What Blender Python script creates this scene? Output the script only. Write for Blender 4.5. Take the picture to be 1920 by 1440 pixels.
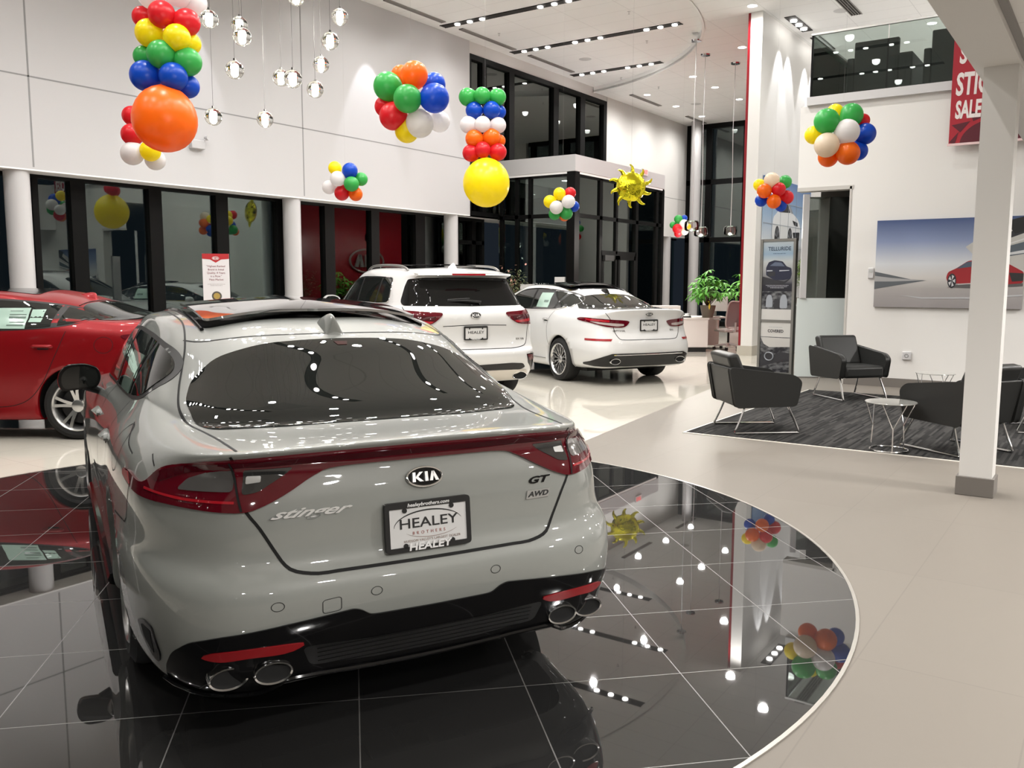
import bpy, bmesh, math, random
import numpy as np
from mathutils import Vector, Matrix
from mathutils.bvhtree import BVHTree
random.seed(7)
PI = math.pi
SC = bpy.context.scene
COL = SC.collection
for o in list(bpy.data.objects):
    bpy.data.objects.remove(o)

# ------------------------------------------------------------------ camera
F_PX, YAW, PITCH, ROLL, EYE = 1640.0, math.radians(-34.64), math.radians(-6.65), math.radians(.13), 1.5
_cf = Vector((math.sin(YAW)*math.cos(PITCH), math.cos(YAW)*math.cos(PITCH), math.sin(PITCH)))
_rt0 = Vector((math.cos(YAW), -math.sin(YAW), 0)); _up0 = _rt0.cross(_cf)
_rt = math.cos(ROLL)*_rt0 + math.sin(ROLL)*_up0
_up = -math.sin(ROLL)*_rt0 + math.cos(ROLL)*_up0
cam_d = bpy.data.cameras.new('camera'); cam = bpy.data.objects.new('camera', cam_d); COL.objects.link(cam)
cam_d.sensor_width = 36; cam_d.lens = F_PX/1920*36; cam_d.clip_start = .05; cam_d.clip_end = 200
cam.matrix_world = Matrix(((_rt.x, _up.x, -_cf.x, 0), (_rt.y, _up.y, -_cf.y, 0), (_rt.z, _up.z, -_cf.z, EYE), (0, 0, 0, 1)))
SC.camera = cam
def at(px, py, d):
    """point in the room at distance d along the optical axis"""
    return Vector((0, 0, EYE)) + d*(_cf + _rt*((px-960)/F_PX) - _up*((py-720)/F_PX))

# ------------------------------------------------------------------ world / view
w = bpy.data.worlds.new('night'); SC.world = w; w.use_nodes = True
w.node_tree.nodes['Background'].inputs[0].default_value = (.012, .016, .022, 1)
w.node_tree.nodes['Background'].inputs[1].default_value = .5
SC.view_settings.view_transform = 'Standard'; SC.view_settings.look = 'None'
SC.view_settings.exposure = 0.87; SC.view_settings.gamma = 1; SC.view_settings.use_curve_mapping = False
SC.cycles.use_denoising = True
SC.cycles.max_bounces = 9; SC.cycles.diffuse_bounces = 4; SC.cycles.glossy_bounces = 5
SC.cycles.transmission_bounces = 8; SC.cycles.transparent_max_bounces = 12
SC.cycles.sample_clamp_indirect = 6; SC.cycles.caustics_reflective = False; SC.cycles.caustics_refractive = False
SC.cycles.use_light_tree = True; SC.cycles.blur_glossy = .5

def spot(name, loc, target, power, angle=100, blend=.6, color=(1, .975, .945), size=.05, parent=None):
    l = bpy.data.lights.new(name, 'SPOT'); l.energy = power; l.spot_size = math.radians(angle); l.spot_blend = blend
    l.color = color; l.shadow_soft_size = size
    o = bpy.data.objects.new(name, l); COL.objects.link(o); o.location = loc
    o.rotation_euler = (Vector(target)-Vector(loc)).to_track_quat('-Z', 'Y').to_euler()
    if parent: o.parent = parent; o.matrix_parent_inverse = parent.matrix_world.inverted()
    return o

# ------------------------------------------------------------------ materials
MATS = {}
def mat(name, col=(.8, .8, .8), rough=.5, metal=0, coat=0, emit=None, estr=1, spec=.5, coat_rough=.02, alpha=1, trans=0, ior=1.45):
    if name in MATS: return MATS[name]
    m = bpy.data.materials.new(name); m.use_nodes = True; b = m.node_tree.nodes['Principled BSDF']
    b.inputs['Base Color'].default_value = (*col, 1); b.inputs['Roughness'].default_value = rough
    b.inputs['Metallic'].default_value = metal; b.inputs['Coat Weight'].default_value = coat
    b.inputs['Coat Roughness'].default_value = coat_rough; b.inputs['Specular IOR Level'].default_value = spec
    b.inputs['IOR'].default_value = ior; b.inputs['Transmission Weight'].default_value = trans; b.inputs['Alpha'].default_value = alpha
    if emit: b.inputs['Emission Color'].default_value = (*emit, 1); b.inputs['Emission Strength'].default_value = estr
    MATS[name] = m; return m
def nodes(m): return m.node_tree.nodes, m.node_tree.links, m.node_tree.nodes['Principled BSDF']
def mix_col(m, fac, a, b):
    n, l, p = nodes(m); mx = n.new('ShaderNodeMix'); mx.data_type = 'RGBA'
    l.new(fac, mx.inputs[0])
    for i, c in ((6, a), (7, b)):
        if hasattr(c, 'links') or hasattr(c, 'node'): l.new(c, mx.inputs[i])
        else: mx.inputs[i].default_value = (*c, 1)
    return mx.outputs[2]
def objcoord(m, rot=0, scale=(1, 1, 1), loc=(0, 0, 0)):
    n, l, p = nodes(m); t = n.new('ShaderNodeTexCoord'); mp = n.new('ShaderNodeMapping')
    mp.inputs['Rotation'].default_value = (0, 0, rot); mp.inputs['Scale'].default_value = scale; mp.inputs['Location'].default_value = loc
    l.new(t.outputs['Object'], mp.inputs[0]); return mp.outputs[0]
def tiles(m, vec, w, h, mortar, c1, c2, cm, off=.5, bump=0):
    n, l, p = nodes(m); b = n.new('ShaderNodeTexBrick')
    b.inputs['Color1'].default_value = (*c1, 1); b.inputs['Color2'].default_value = (*c2, 1); b.inputs['Mortar'].default_value = (*cm, 1)
    b.inputs['Scale'].default_value = 1; b.inputs['Brick Width'].default_value = w; b.inputs['Row Height'].default_value = h
    b.inputs['Mortar Size'].default_value = mortar; b.offset = off; b.inputs['Mortar Smooth'].default_value = 0
    l.new(vec, b.inputs[0]); l.new(b.outputs[0], p.inputs['Base Color']); return b
def noise(m, vec, scale, detail=3):
    n, l, p = nodes(m); t = n.new('ShaderNodeTexNoise'); t.inputs['Scale'].default_value = scale; t.inputs['Detail'].default_value = detail
    l.new(vec, t.inputs[0]); return t.outputs[0]

M_WALL = mat('white_wall_paint', (.72, .705, .68), .55)
M_FASCIA = mat('white_satin_panel', (.57, .562, .565), .35)
M_TRIMGAP = mat('panel_joint', (.28, .28, .28), .6)
M_BLACKF = mat('black_window_frame', (.004, .004, .004), .45, spec=.15)
M_RED = mat('red_accent_wall', (.22, .006, .012), .35)
M_GREYB = mat('grey_base_tile', (.17, .155, .14), .4)
M_LAMP = mat('lamp_white_glow', (1, 1, 1), .5, emit=(1, .97, .92), estr=14)
M_DARKSLOT = mat('dark_slot', (.02, .016, .014), .7)
M_STEEL = mat('chrome', (.78, .78, .78), .12, 1)
M_BRUSH = mat('brushed_grey_metal', (.3, .29, .275), .35, .7)
M_CEIL = mat('ceiling_tiles', (.78, .77, .75), .8)
v = objcoord(M_CEIL); tiles(M_CEIL, v, 1.22, .61, .005, (.93, .92, .905), (.925, .915, .90), (.74, .73, .72), off=0)
M_CEILP = mat('ceiling_plain', (.92, .91, .895), .8)
M_BEIGE = mat('beige_floor_tile', (.42, .38, .335), .45)
v = objcoord(M_BEIGE, loc=(.16, .1, 0)); tiles(M_BEIGE, v, .61, 1.22, .003, (.196, .176, .152), (.190, .170, .147), (.172, .153, .134), off=0)
nodes(M_BEIGE)[2].inputs['Specular IOR Level'].default_value = .2
M_WHITEF = mat('white_polished_tile', (.75, .71, .64), .04)
v = objcoord(M_WHITEF, loc=(.1, .1, 0)); tiles(M_WHITEF, v, .61, .61, .002, (.56, .53, .465), (.55, .52, .455), (.40, .38, .34), off=0)
M_BLACKT = mat('black_polished_tile', (.03, .03, .03), .015)
v = objcoord(M_BLACKT, rot=-PI/4); bt = tiles(M_BLACKT, v, .61, .61, .0022, (.020, .020, .020), (.024, .0235, .023), (.12, .116, .11), off=0)
n, l, p = nodes(M_BLACKT); mr = n.new('ShaderNodeMapRange'); l.new(bt.outputs[1], mr.inputs[0]); mr.inputs[3].default_value = .015; mr.inputs[4].default_value = .5; l.new(mr.outputs[0], p.inputs['Roughness'])
p.inputs['IOR'].default_value = 2.0
M_CARPET = mat('grey_striped_carpet', (.05, .05, .05), .95, spec=.1)
v = objcoord(M_CARPET, rot=PI/2, scale=(1, 1, 1))
b = tiles(M_CARPET, v, .30, .022, 0, (.014, .014, .014), (.058, .056, .054), (.02, .02, .02), off=.37)
b.offset_frequency = 3; b.squash = 1.6; b.squash_frequency = 2
M_LEATHER = mat('charcoal_leather', (.019, .0195, .0185), .42)
nn = noise(M_LEATHER, objcoord(M_LEATHER), 260); n, l, p = nodes(M_LEATHER); bp = n.new('ShaderNodeBump'); bp.inputs['Strength'].default_value = .12; bp.inputs['Distance'].default_value = .004; l.new(nn, bp.inputs['Height']); l.new(bp.outputs[0], p.inputs['Normal'])
def glass(name, tint=(.86, .9, .88), ior=1.5, boost=1.0, rough=0):
    m = bpy.data.materials.new(name); m.use_nodes = True; n, l = m.node_tree.nodes, m.node_tree.links; n.clear()
    o = n.new('ShaderNodeOutputMaterial'); mx = n.new('ShaderNodeMixShader'); tr = n.new('ShaderNodeBsdfTransparent'); gl = n.new('ShaderNodeBsdfGlossy')
    fr = n.new('ShaderNodeFresnel'); fr.inputs[0].default_value = ior; mu = n.new('ShaderNodeMath'); mu.operation = 'MULTIPLY'; mu.inputs[1].default_value = boost; mu.use_clamp = True
    tr.inputs[0].default_value = (*tint, 1); gl.inputs[0].default_value = (.93, 1, .96, 1); gl.inputs['Roughness'].default_value = rough
    l.new(fr.outputs[0], mu.inputs[0]); l.new(mu.outputs[0], mx.inputs[0]); l.new(tr.outputs[0], mx.inputs[1]); l.new(gl.outputs[0], mx.inputs[2]); l.new(mx.outputs[0], o.inputs[0])
    MATS[name] = m; return m
M_WINGLASS = glass('night_window_glass', (.62, .68, .66), 1.5, 2.0)
M_RAILGLASS = glass('clear_rail_glass', (.80, .86, .84), 1.45, 1.1)
M_FROST = mat('frosted_glass', (.70, .76, .745), .35)

# ------------------------------------------------------------------ mesh helpers
class MB:
    def __init__(s): s.v = []; s.f = []
    def add(s, vs, fs):
        k = len(s.v); s.v += [tuple(x) for x in vs]; s.f += [tuple(i+k for i in f) for f in fs]; return s
    def box(s, x0, x1, y0, y1, z0, z1):
        return s.add([(x0, y0, z0), (x1, y0, z0), (x1, y1, z0), (x0, y1, z0), (x0, y0, z1), (x1, y0, z1), (x1, y1, z1), (x0, y1, z1)],
                     [(0, 3, 2, 1), (4, 5, 6, 7), (0, 1, 5, 4), (1, 2, 6, 5), (2, 3, 7, 6), (3, 0, 4, 7)])
    def prism(s, pts, z0, z1):
        n = len(pts)
        return s.add([(x, y, z0) for x, y in pts]+[(x, y, z1) for x, y in pts],
                     [tuple(range(n-1, -1, -1)), tuple(range(n, 2*n))]+[(i, (i+1) % n, n+(i+1) % n, n+i) for i in range(n)])
    def prism3(s, pts, d):
        n = len(pts); d = Vector(d); P = [Vector(p) for p in pts]
        return s.add(P+[p+d for p in P], [tuple(range(n-1, -1, -1)), tuple(range(n, 2*n))]+[(i, (i+1) % n, n+(i+1) % n, n+i) for i in range(n)])
    def lathe(s, prof, n=24, c=(0, 0, 0), axis='z', closed=False):
        vs = []; fs = []; m = len(prof)
        for k in range(n):
            a = 2*PI*k/n; ca, sa = math.cos(a), math.sin(a)
            for r, h in prof:
                q = (r*ca, r*sa, h) if axis == 'z' else ((h, r*ca, r*sa) if axis == 'x' else (r*ca, h, r*sa))
                vs.append((q[0]+c[0], q[1]+c[1], q[2]+c[2]))
        for k in range(n):
            k2 = (k+1) % n
            for j in range(m if closed else m-1):
                j2 = (j+1) % m
                fs.append((k*m+j, k2*m+j, k2*m+j2, k*m+j2))
        return s.add(vs, fs)
    def tube(s, pts, r, n=8, closed=False, rx=None):
        P = [Vector(p) for p in pts]; m = len(P); vs = []; fs = []; prev = None
        for i in range(m):
            if closed: t = P[(i+1) % m]-P[i-1]
            else: t = P[min(i+1, m-1)]-P[max(i-1, 0)]
            t.normalize()
            if prev is None:
                a = Vector((0, 0, 1)) if abs(t.z) < .9 else Vector((1, 0, 0)); u = t.cross(a).normalized()
            else: u = (prev-t*prev.dot(t)).normalized()
            prev = u; w = t.cross(u); rr = r[i] if isinstance(r, (list, tuple)) else r
            for k in range(n):
                a = 2*PI*k/n; vs.append(P[i]+u*(rr*math.cos(a))+w*(rr*math.sin(a)))
        for i in range(m if closed else m-1):
            i2 = (i+1) % m
            for k in range(n): fs.append((i*n+k, i*n+(k+1) % n, i2*n+(k+1) % n, i2*n+k))
        if not closed: fs += [tuple(range(n-1, -1, -1)), tuple((m-1)*n+k for k in range(n))]
        return s.add(vs, fs)
    def build(s, name, m, parent=None, smooth=True, bevel=0, loc=None, seg=2, sub=0, angle=35):
        me = bpy.data.meshes.new(name); me.from_pydata(s.v, [], s.f); me.update()
        o = bpy.data.objects.new(name, me); COL.objects.link(o); me.materials.append(m)
        if parent: o.parent = parent
        if loc: o.location = loc
        if smooth:
            for q in me.polygons: q.use_smooth = True
            me.set_sharp_from_angle(angle=math.radians(angle))
        if bevel:
            b = o.modifiers.new('b', 'BEVEL'); b.width = bevel; b.segments = seg; b.limit_method = 'ANGLE'; b.angle_limit = math.radians(40)
        if sub:
            b = o.modifiers.new('s', 'SUBSURF'); b.levels = sub; b.render_levels = sub
        return o
def box(name, m, x0, x1, y0, y1, z0, z1, parent=None, bevel=0): return MB().box(x0, x1, y0, y1, z0, z1).build(name, m, parent, smooth=bevel > 0, bevel=bevel)
def tag(o, label, cat, group=None, kind=None):
    o['label'] = label; o['category'] = cat
    if group: o['group'] = group
    if kind: o['kind'] = kind
    return o
def struct(o): o['kind'] = 'structure'; return o
def empty(name, loc=(0, 0, 0), rz=0):
    o = bpy.data.objects.new(name, None); COL.objects.link(o); o.location = loc; o.rotation_euler = (0, 0, rz); o.empty_display_size = .1; return o
def txt(name, s, size, m, parent, org, right, up, depth=.002, align='CENTER', shear=0, bold=0, sx=1, spacing=1):
    c = bpy.data.curves.new(name, 'FONT'); c.body = s; c.size = size; c.extrude = depth; c.align_x = align; c.align_y = 'CENTER'; c.shear = shear; c.offset = bold; c.space_character = spacing
    c.resolution_u = 3
    t = bpy.data.objects.new('tmp', c); COL.objects.link(t)
    me = bpy.data.meshes.new_from_object(t, depsgraph=bpy.context.evaluated_depsgraph_get()); bpy.data.objects.remove(t)
    R, U = Vector(right).normalized(), Vector(up).normalized(); N = R.cross(U)
    for vv in me.vertices:
        q = vv.co.copy(); vv.co = Vector(org)+R*q.x*sx+U*q.y+N*q.z
    me.name = name; me.materials.clear(); me.materials.append(m)
    o = bpy.data.objects.new(name, me); COL.objects.link(o)
    if parent: o.parent = parent
    return o
def copy_tree(o, parent=None):
    c = o.copy(); COL.objects.link(c); c.parent = parent
    for ch in list(o.children): copy_tree(ch, c)
    return c
# ------------------------------------------------------------------ room
WX, LZ, CZ = -12.6, 3.05, 6.83
def floor_poly(name, pts, z0, z1, m):
    o = MB().prism(pts, z0, z1).build(name, m, smooth=False); return struct(o)
DC = (-3.86, 3.26); DR = 3.075
floor_poly('floor', [(WX-.6, -4.3), (8, -4.3), (8, 24), (WX-.6, 29)], -.06, -.012, M_BEIGE)
def edge_x(y): return -3.98-(y-6.3)*.131
arc = [(DC[0]+DR*math.cos(a), DC[1]+DR*math.sin(a)) for a in np.linspace(0, 2*PI, 120, endpoint=False)]
# beige field to the right of the slanted boundary, white polished field to the left, both around the dark disc
floor_poly('floor_beige', [(edge_x(-4), -4), (8, -4), (8, 29), (edge_x(29), 29)], -.012, 0, M_BEIGE)
floor_poly('floor_white', [(WX-.6, -4), (edge_x(-4), -4), (edge_x(29), 29), (WX-.6, 29)], -.012, 0.0, M_WHITEF)
floor_poly('floor_disc', arc, -.01, .004, M_BLACKT)
ring = MB().lathe([(DR-.004, 0), (DR+.012, 0), (DR+.012, .006), (DR-.004, .006)], 160, (DC[0], DC[1], 0), closed=True).build('trim_1', mat('trim_steel', (.55, .52, .48), .3, .8)); struct(ring)
struct(MB().box(-3.52, 3.2, 8.11, 12.42, 0, .006).build('trim_2', mat('carpet_border', (.72, .68, .62), .4), smooth=False))
cp = MB().box(-3.49, 3.17, 8.14, 12.39, .0, .012).build('floor_carpet', M_CARPET, smooth=False); struct(cp)

# ceiling: outer field with a round recess over the cars
RC = (-14.2, 15.31); RR = 7.125
a0 = math.asin(math.sqrt(RR**2-(WX-RC[0])**2)/RR)
arc2 = [(RC[0]+RR*math.cos(a), RC[1]+RR*math.sin(a)) for a in np.linspace(a0, -a0, 60)]
def flat(name, pts, z, m, up=False):
    bm = bmesh.new(); vs = [bm.verts.new((x, y, z)) for x, y in pts]; f = bm.faces.new(vs); f.normal_update()
    if (f.normal.z < 0) == up: f.normal_flip()
    ex = bmesh.ops.extrude_face_region(bm, geom=[f]); bmesh.ops.translate(bm, verts=[g for g in ex['geom'] if isinstance(g, bmesh.types.BMVert)], vec=(0, 0, .05))
    bmesh.ops.triangulate(bm, faces=bm.faces[:], ngon_method='EAR_CLIP'); bmesh.ops.recalc_face_normals(bm, faces=bm.faces[:])
    me = bpy.data.meshes.new(name); bm.to_mesh(me); bm.free(); o = bpy.data.objects.new(name, me); COL.objects.link(o); me.materials.append(m); return struct(o)
flat('ceiling', [(WX, -4), (8, -4), (8, 29), (WX, 29)]+arc2, CZ, M_CEIL)
flat('ceiling_recess', [(WX-.02, RC[1]-RR-.2), (RC[0]+RR+.2, RC[1]-RR-.2), (RC[0]+RR+.2, RC[1]+RR+.2), (WX-.02, RC[1]+RR+.2)], CZ+.14, M_CEIL)
vs = []; fs = []
for x, y in arc2: vs += [(x, y, CZ-.02), (x, y, CZ+.16), (x+.05*(x-RC[0])/RR, y+.05*(y-RC[1])/RR, CZ-.02)]
for i in range(len(arc2)-1): fs += [(3*i, 3*i+3, 3*i+4, 3*i+1), (3*i, 3*i+2, 3*i+5, 3*i+3)]
struct(MB().add(vs, fs).build('ceiling_soffit', M_CEILP))

# left wall: white panels above, window band below
struct(box('wall_left', M_FASCIA, WX-.25, WX, -4, 16.5, LZ, CZ+.3))
struct(box('wall_left_far', M_WALL, WX-.25, WX, 23.06, 29, LZ, CZ+.3))
for i, yy in enumerate((6.47, 11.43)): struct(box('trim_%d' % (3+i), M_TRIMGAP, WX-.01, WX+.002, yy-.012, yy+.012, LZ+.03, CZ+.2))
struct(box('trim_5', M_TRIMGAP, WX-.01, WX+.002, -4, 16.5, 4.30, 4.32))
struct(box('trim_6', M_TRIMGAP, WX-.01, WX+.002, 23.06, 29, 4.30, 4.315))
struct(box('wall_above_entry', M_WALL, WX-.25, WX-.02, 16.5, 23.06, 6.70, CZ+.3))
struct(box('ceiling_window_head', M_CEILP, WX-1.0, WX, -4, 29, LZ-.02, LZ+.0))
GX = -13.0
def window(idx, x0, x1, y0, y1, z0, z1, vert, horiz, fw=.09, axis='y', pane=None, dd=.14):
    """black framed glazing: structure window_n with frame bars and pane"""
    e = MB()
    L = (y0, y1) if axis == 'y' else (x0, x1)
    xc = x0
    def bar(a, b, c, d):
        if axis == 'y': e.box(x0-dd, x0, a, b, c, d)
        else: e.box(a, b, y0, y0+dd, c, d)
    bar(L[0], L[1], z1-fw, z1); bar(L[0], L[1], z0, z0+fw)
    for q in vert: bar(q[0], q[1], z0+fw, z1-fw)
    for q in horiz: bar(L[0], L[1], q-fw/2, q+fw/2)
    o = e.build('window_%d' % idx, M_BLACKF, smooth=False); struct(o)
    if axis == 'y': g = MB().box(x0-.09, x0-.08, y0, y1, z0, z1)
    else: g = MB().box(x0, x1, y0+.08, y0+.09, z0, z1)
    g = g.build('window_pane', pane or M_WINGLASS, o, smooth=False)
    return o
lv = [(-4, -3.8), (-1.2, -1.0), (1.3, 1.55), (2.5, 2.7), (3.9, 4.1), (5.2, 5.35), (6.63, 6.72), (7.2, 7.43), (8.49, 8.72), (9.77, 10.02), (11.1, 11.3), (12.31, 12.57), (13.62, 13.86), (15.03, 15.35), (16.3, 16.5)]
window(1, GX, GX, -4, 16.5, 0, LZ, lv, [], .07)
window(2, GX, GX, 16.5, 17.6, 0, LZ, [(16.5, 16.6), (17.1, 17.25), (17.5, 17.6)], [2.45], .09)
window(3, WX, WX, 16.5, 23.06, LZ-.02, 6.70, [(16.5, 16.56), (17.0, 17.16), (18.1, 18.32), (20.15, 20.4), (21.55, 21.8), (22.88, 23.06)], [], .12)
window(4, GX, GX, 22.4, 29, 0, LZ, [(22.4, 22.5), (23.6, 23.8), (25.2, 25.4), (26.6, 26.8), (28.2, 28.4)], [], .09)
struct(box('wall_left_light_strip', mat('cool_light_strip', (1, 1, 1), .5, emit=(.75, .9, 1), estr=2.2), WX-.5, WX-.42, 22.45, 22.62, 3.1, 6.6))
# end wall curtain glazing
window(5, WX, -6.2, 28.8, 28.8, 0, CZ, [(-12.6, -12.4), (-11.9, -11.7), (-10.6, -10.4), (-9.3, -9.1), (-8.0, -7.8), (-6.5, -6.3)], [2.95, 4.9], .16, axis='x')
# round white columns along the glass
for i, yy in enumerate((1.4, 6.32, 11.28, 16.02)):
    c = MB().lathe([(.165, 0), (.165, LZ)], 40, (-12.79, yy, 0)).build('column', M_FASCIA)
    tag(c, ['round white column beside the tall glass, out past the red car\'s nose', 'round white column behind the roof of the red car', 'round white column behind the roof of the grey car', 'round white column between the white utility vehicle and the yellow giant balloon'][i], 'column', 'round white columns under the left wall')
for i, (xx, yy, zz, r) in enumerate(((-12.75, 27.6, LZ, .16), (-12.0, 28.2, CZ, .17))):
    c = MB().lathe([(r, 0), (r, zz)], 40, (xx, yy, 0)).build('column', mat('grey_column', (.42, .41, .41), .5))
    tag(c, ['short round grey column under the far white wall panel', 'tall round grey column in the far corner reaching the ceiling'][i], 'column')
# entry box
VX, VY0, VY1 = -10.42, 17.6, 22.4
en = empty('entry_vestibule', (VX, VY0, 0)); tag(en, 'glass entry box with black frames and white band round its top', 'vestibule')
def rel(o, e): o.location = Vector(o.location)-Vector(e.location); o.parent = e; return o
fb = MB(); fb.prism([(WX, VY0), (VX, VY0), (VX, VY1), (WX, VY1), (WX, VY1-.12), (VX-.12, VY1-.12), (VX-.12, VY0+.12), (WX, VY0+.12)], 4.032, 4.4)
rel(fb.build('top_band', M_FASCIA, smooth=False), en)
rel(MB().box(WX, VX-.01, VY0+.01, VY1-.01, 3.98, 4.03).build('ceiling_panel', M_CEILP, smooth=False), en)
fr = MB(); t = .09
for z in (.0, 3.0, 3.93): fr.box(WX, VX, VY0+.02, VY0+.02+t, z, z+t); fr.box(VX-.02-t, VX-.02, VY0, VY1, z, z+t); fr.box(WX, VX, VY1-.1, VY1-.02, z, z+t)
fr.box(VX-.22, VX-.004, VY0+.004, VY0+.22, 0, 4.025)
for x in (-12.55, -12.1, -11.72): fr.box(x, x+.09, VY0+.02, VY0+.02+t, 0, 4.0)
for y in (18.82, 20.75, 21.95, 22.3): fr.box(VX-.11, VX-.02, y, y+.14, 0, 4.0)
fr.box(VX-.11, VX-.02, 19.66, 19.76, 2.2, 4.0)
fr.box(VX-.11, VX-.02, 18.9, 20.8, 2.16, 2.27)
rel(fr.build('frame', M_BLACKF, smooth=False), en)
gl = MB().box(WX, VX-.1, VY0+.06, VY0+.07, .05, 4.0).box(VX-.07, VX-.06, VY0+.1, VY1, .05, 4.0)
rel(gl.build('glazing', M_WINGLASS, smooth=False), en)
dr = MB()
for y0, y1 in ((18.96, 19.72), (19.8, 20.75)):
    for a, b, c, d in ((y0, y0+.09, 0, 2.16), (y1-.09, y1, 0, 2.16), (y0, y1, 0, .2), (y0, y1, 2.06, 2.16)): dr.box(VX-.12, VX-.01, a, b, c, d)
dd = rel(dr.build('door', M_BLACKF, smooth=False), en)
cl = rel(MB().box(VX-.02, VX+.06, 18.98, 19.45, 2.02, 2.16).build('door_closer', mat('closer_black', (.02, .02, .02), .4), smooth=False, bevel=.01), en)
tag(MB().box(-11.9, -11.5, 17.56, 17.585, .0, 1.45).build('notice_sign', mat('paper_white', (.75, .74, .73), .5), smooth=False), 'narrow white notice sheet on glass of the entry box', 'sign')
tt = MB().box(-10.95, -10.68, 17.60, 17.655, .95, 1.62).build('notice_sign', MATS['paper_white'], smooth=False)
tag(tt, 'white notice sheet with small grey lines beside the corner post of entry box', 'sign')
g_ = MB()
for z_, w_ in ((1.46, .07), (1.43, .08), (1.40, .05), (1.20, .08), (1.18, .06)): g_.box(-10.815-w_, -10.815+w_, 17.597, 17.5995, z_, z_+.012)
g_.build('printed_lines', mat('grey_ink', (.25, .25, .25), .6), tt, smooth=False)
dec = txt('door_decal', 'HEALEY', .13, mat('white_vinyl', (.6, .62, .62), .5), None, (-11.35, 17.62, 1.42), (-1, 0, 0), (0, 0, 1), .002); tag(dec, 'mirrored white dealer lettering decal on entry glass', 'decal')
o_ = MB().tube([(-11.35+.13*math.cos(a), 17.62, 1.14+.13*math.sin(a)) for a in np.linspace(0, 2*PI, 32, endpoint=False)], .006, 6, True).build('decal_ring', MATS['white_vinyl'], dec)
txt('decal_letters', 'KIA', .11, MATS['white_vinyl'], dec, (-11.35, 17.62, 1.14), (-1, 0, 0), (0, 0, 1), .002)
ex = MB().box(VX+.005, VX+.03, 20.95, 21.3, 4.27, 4.43).build('exit_sign', mat('pale_sign', (.8, .78, .78), .4), smooth=False); tag(ex, 'small clear exit sign with red letters on white band above the entry', 'sign')
txt('red_letters', 'EXIT', .14, mat('exit_red', (.8, .05, .05), .4, emit=(1, .1, .1), estr=.8), ex, (VX+.035, 21.12, 4.35), (0, 1, 0), (0, 0, 1), .002)
# red wall slab with washed white back, white end post
struct(box('wall_red', M_RED, -6.46, -6.40, 17.62, 22.1, 0, CZ))
struct(box('wall_centre', M_WALL, -6.40, -6.16, 17.6, 22.4, 0, CZ))
struct(box('baseboard_centre', mat('pale_base', (.45, .42, .36), .4), -6.47, -6.15, 17.57, 17.9, 0, .2))
struct(box('wall_ledge', mat('ledge_grey', (.5, .5, .5), .5), -6.16, -5.75, 18.2, 22.5, 0, 1.0))
# lounge back wall with raised floor above
struct(box('wall_back', M_WALL, -3.32, 8, 13.5, 13.7, 0, 4.1))
struct(box('wall_back_header', M_WALL, -4.1, -3.32, 13.5, 13.7, 2.91, 4.1))
struct(box('trim_7', mat('opening_trim', (.5, .48, .45), .4), -4.1, -3.29, 13.49, 13.71, 2.86, 2.915))
struct(box('trim_8', MATS['opening_trim'], -3.34, -3.31, 13.49, 13.72, 0, 2.9))
struct(box('baseboard_back', M_GREYB, -3.3, 8, 13.47, 13.5, 0, .13))
struct(box('floor_upper', M_WALL, -4.1, 8, 13.7, 28.8, 3.6, 4.1))
struct(box('trim_9', M_FASCIA, -4.0, 8, 13.44, 13.56, 4.1, 4.22))
struct(box('wall_upper_end', M_WALL, -6.1, 8, 28.8, 29, 0, CZ))
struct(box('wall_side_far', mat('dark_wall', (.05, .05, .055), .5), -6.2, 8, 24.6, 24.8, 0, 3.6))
struct(box('wall_corridor', M_WALL, -4.2, -4.1, 14.75, 24.6, 0, 3.6))
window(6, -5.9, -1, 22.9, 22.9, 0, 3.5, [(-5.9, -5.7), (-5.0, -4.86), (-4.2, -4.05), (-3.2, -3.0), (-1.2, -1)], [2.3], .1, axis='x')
# gallery glass
rg = empty('glass_railing', (-3.96, 13.5, 4.22)); tag(rg, 'frameless glass railing with thin top rail on upper floor edge', 'railing')
rel(MB().box(-3.96, -2.92, 13.49, 13.505, 4.2, 5.1).build('glass_panel', M_RAILGLASS, smooth=False), rg)
rel(MB().box(-2.90, .2, 13.49, 13.505, 4.2, 5.1).build('glass_panel', M_RAILGLASS, smooth=False), rg)
rel(MB().box(-3.97, -3.955, 13.5, 17.6, 4.2, 5.1).build('glass_panel', M_RAILGLASS, smooth=False), rg)
rel(MB().box(-3.98, .2, 13.475, 13.515, 5.1, 5.13).box(-3.98, -3.94, 13.5, 17.6, 5.1, 5.13).build('top_rail', mat('rail_metal', (.6, .6, .58), .3, .6), smooth=False), rg)
rel(MB().box(-3.97, -3.945, 13.48, 13.51, 4.2, 5.1).build('corner_post', M_BLACKF, smooth=False), rg)
# low storey over the camera side
struct(box('beam_front', M_WALL, -.92, -.64, -4, 13.5, 2.95, 4.2))
flat('ceiling_low', [(-.64, -4), (8, -4), (8, 13.5), (-.64, 13.5)], 3.02, M_CEIL)
struct(box('floor_gallery', M_WALL, -.9, 8, -4, 13.5, 3.9, 4.1))
struct(box('trim_10', mat('shadow_gap', (.3, .29, .28), .7), -.64, -.60, -4, 13.5, 2.99, 3.02))
struct(box('wall_right', M_WALL, 8, 8.2, -4, 29, 0, CZ))
window(7, WX, 8, -4.2, -4.2, 0, CZ, [(x, x+.14) for x in np.arange(WX, 8, 1.9)], [3.0], .12, axis='x')
struct(box('wall_outside', mat('outside_dark', (.01, .01, .012), .9), WX-.6, 8, -5.6, -5.5, -.1, CZ))
struct(box('ground_outside', mat('outside_dark', (.01, .01, .012), .9), GX-14, GX-1.0, -6, 32, -.3, -.25))  # dark ground slab outside the left glazing
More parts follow.
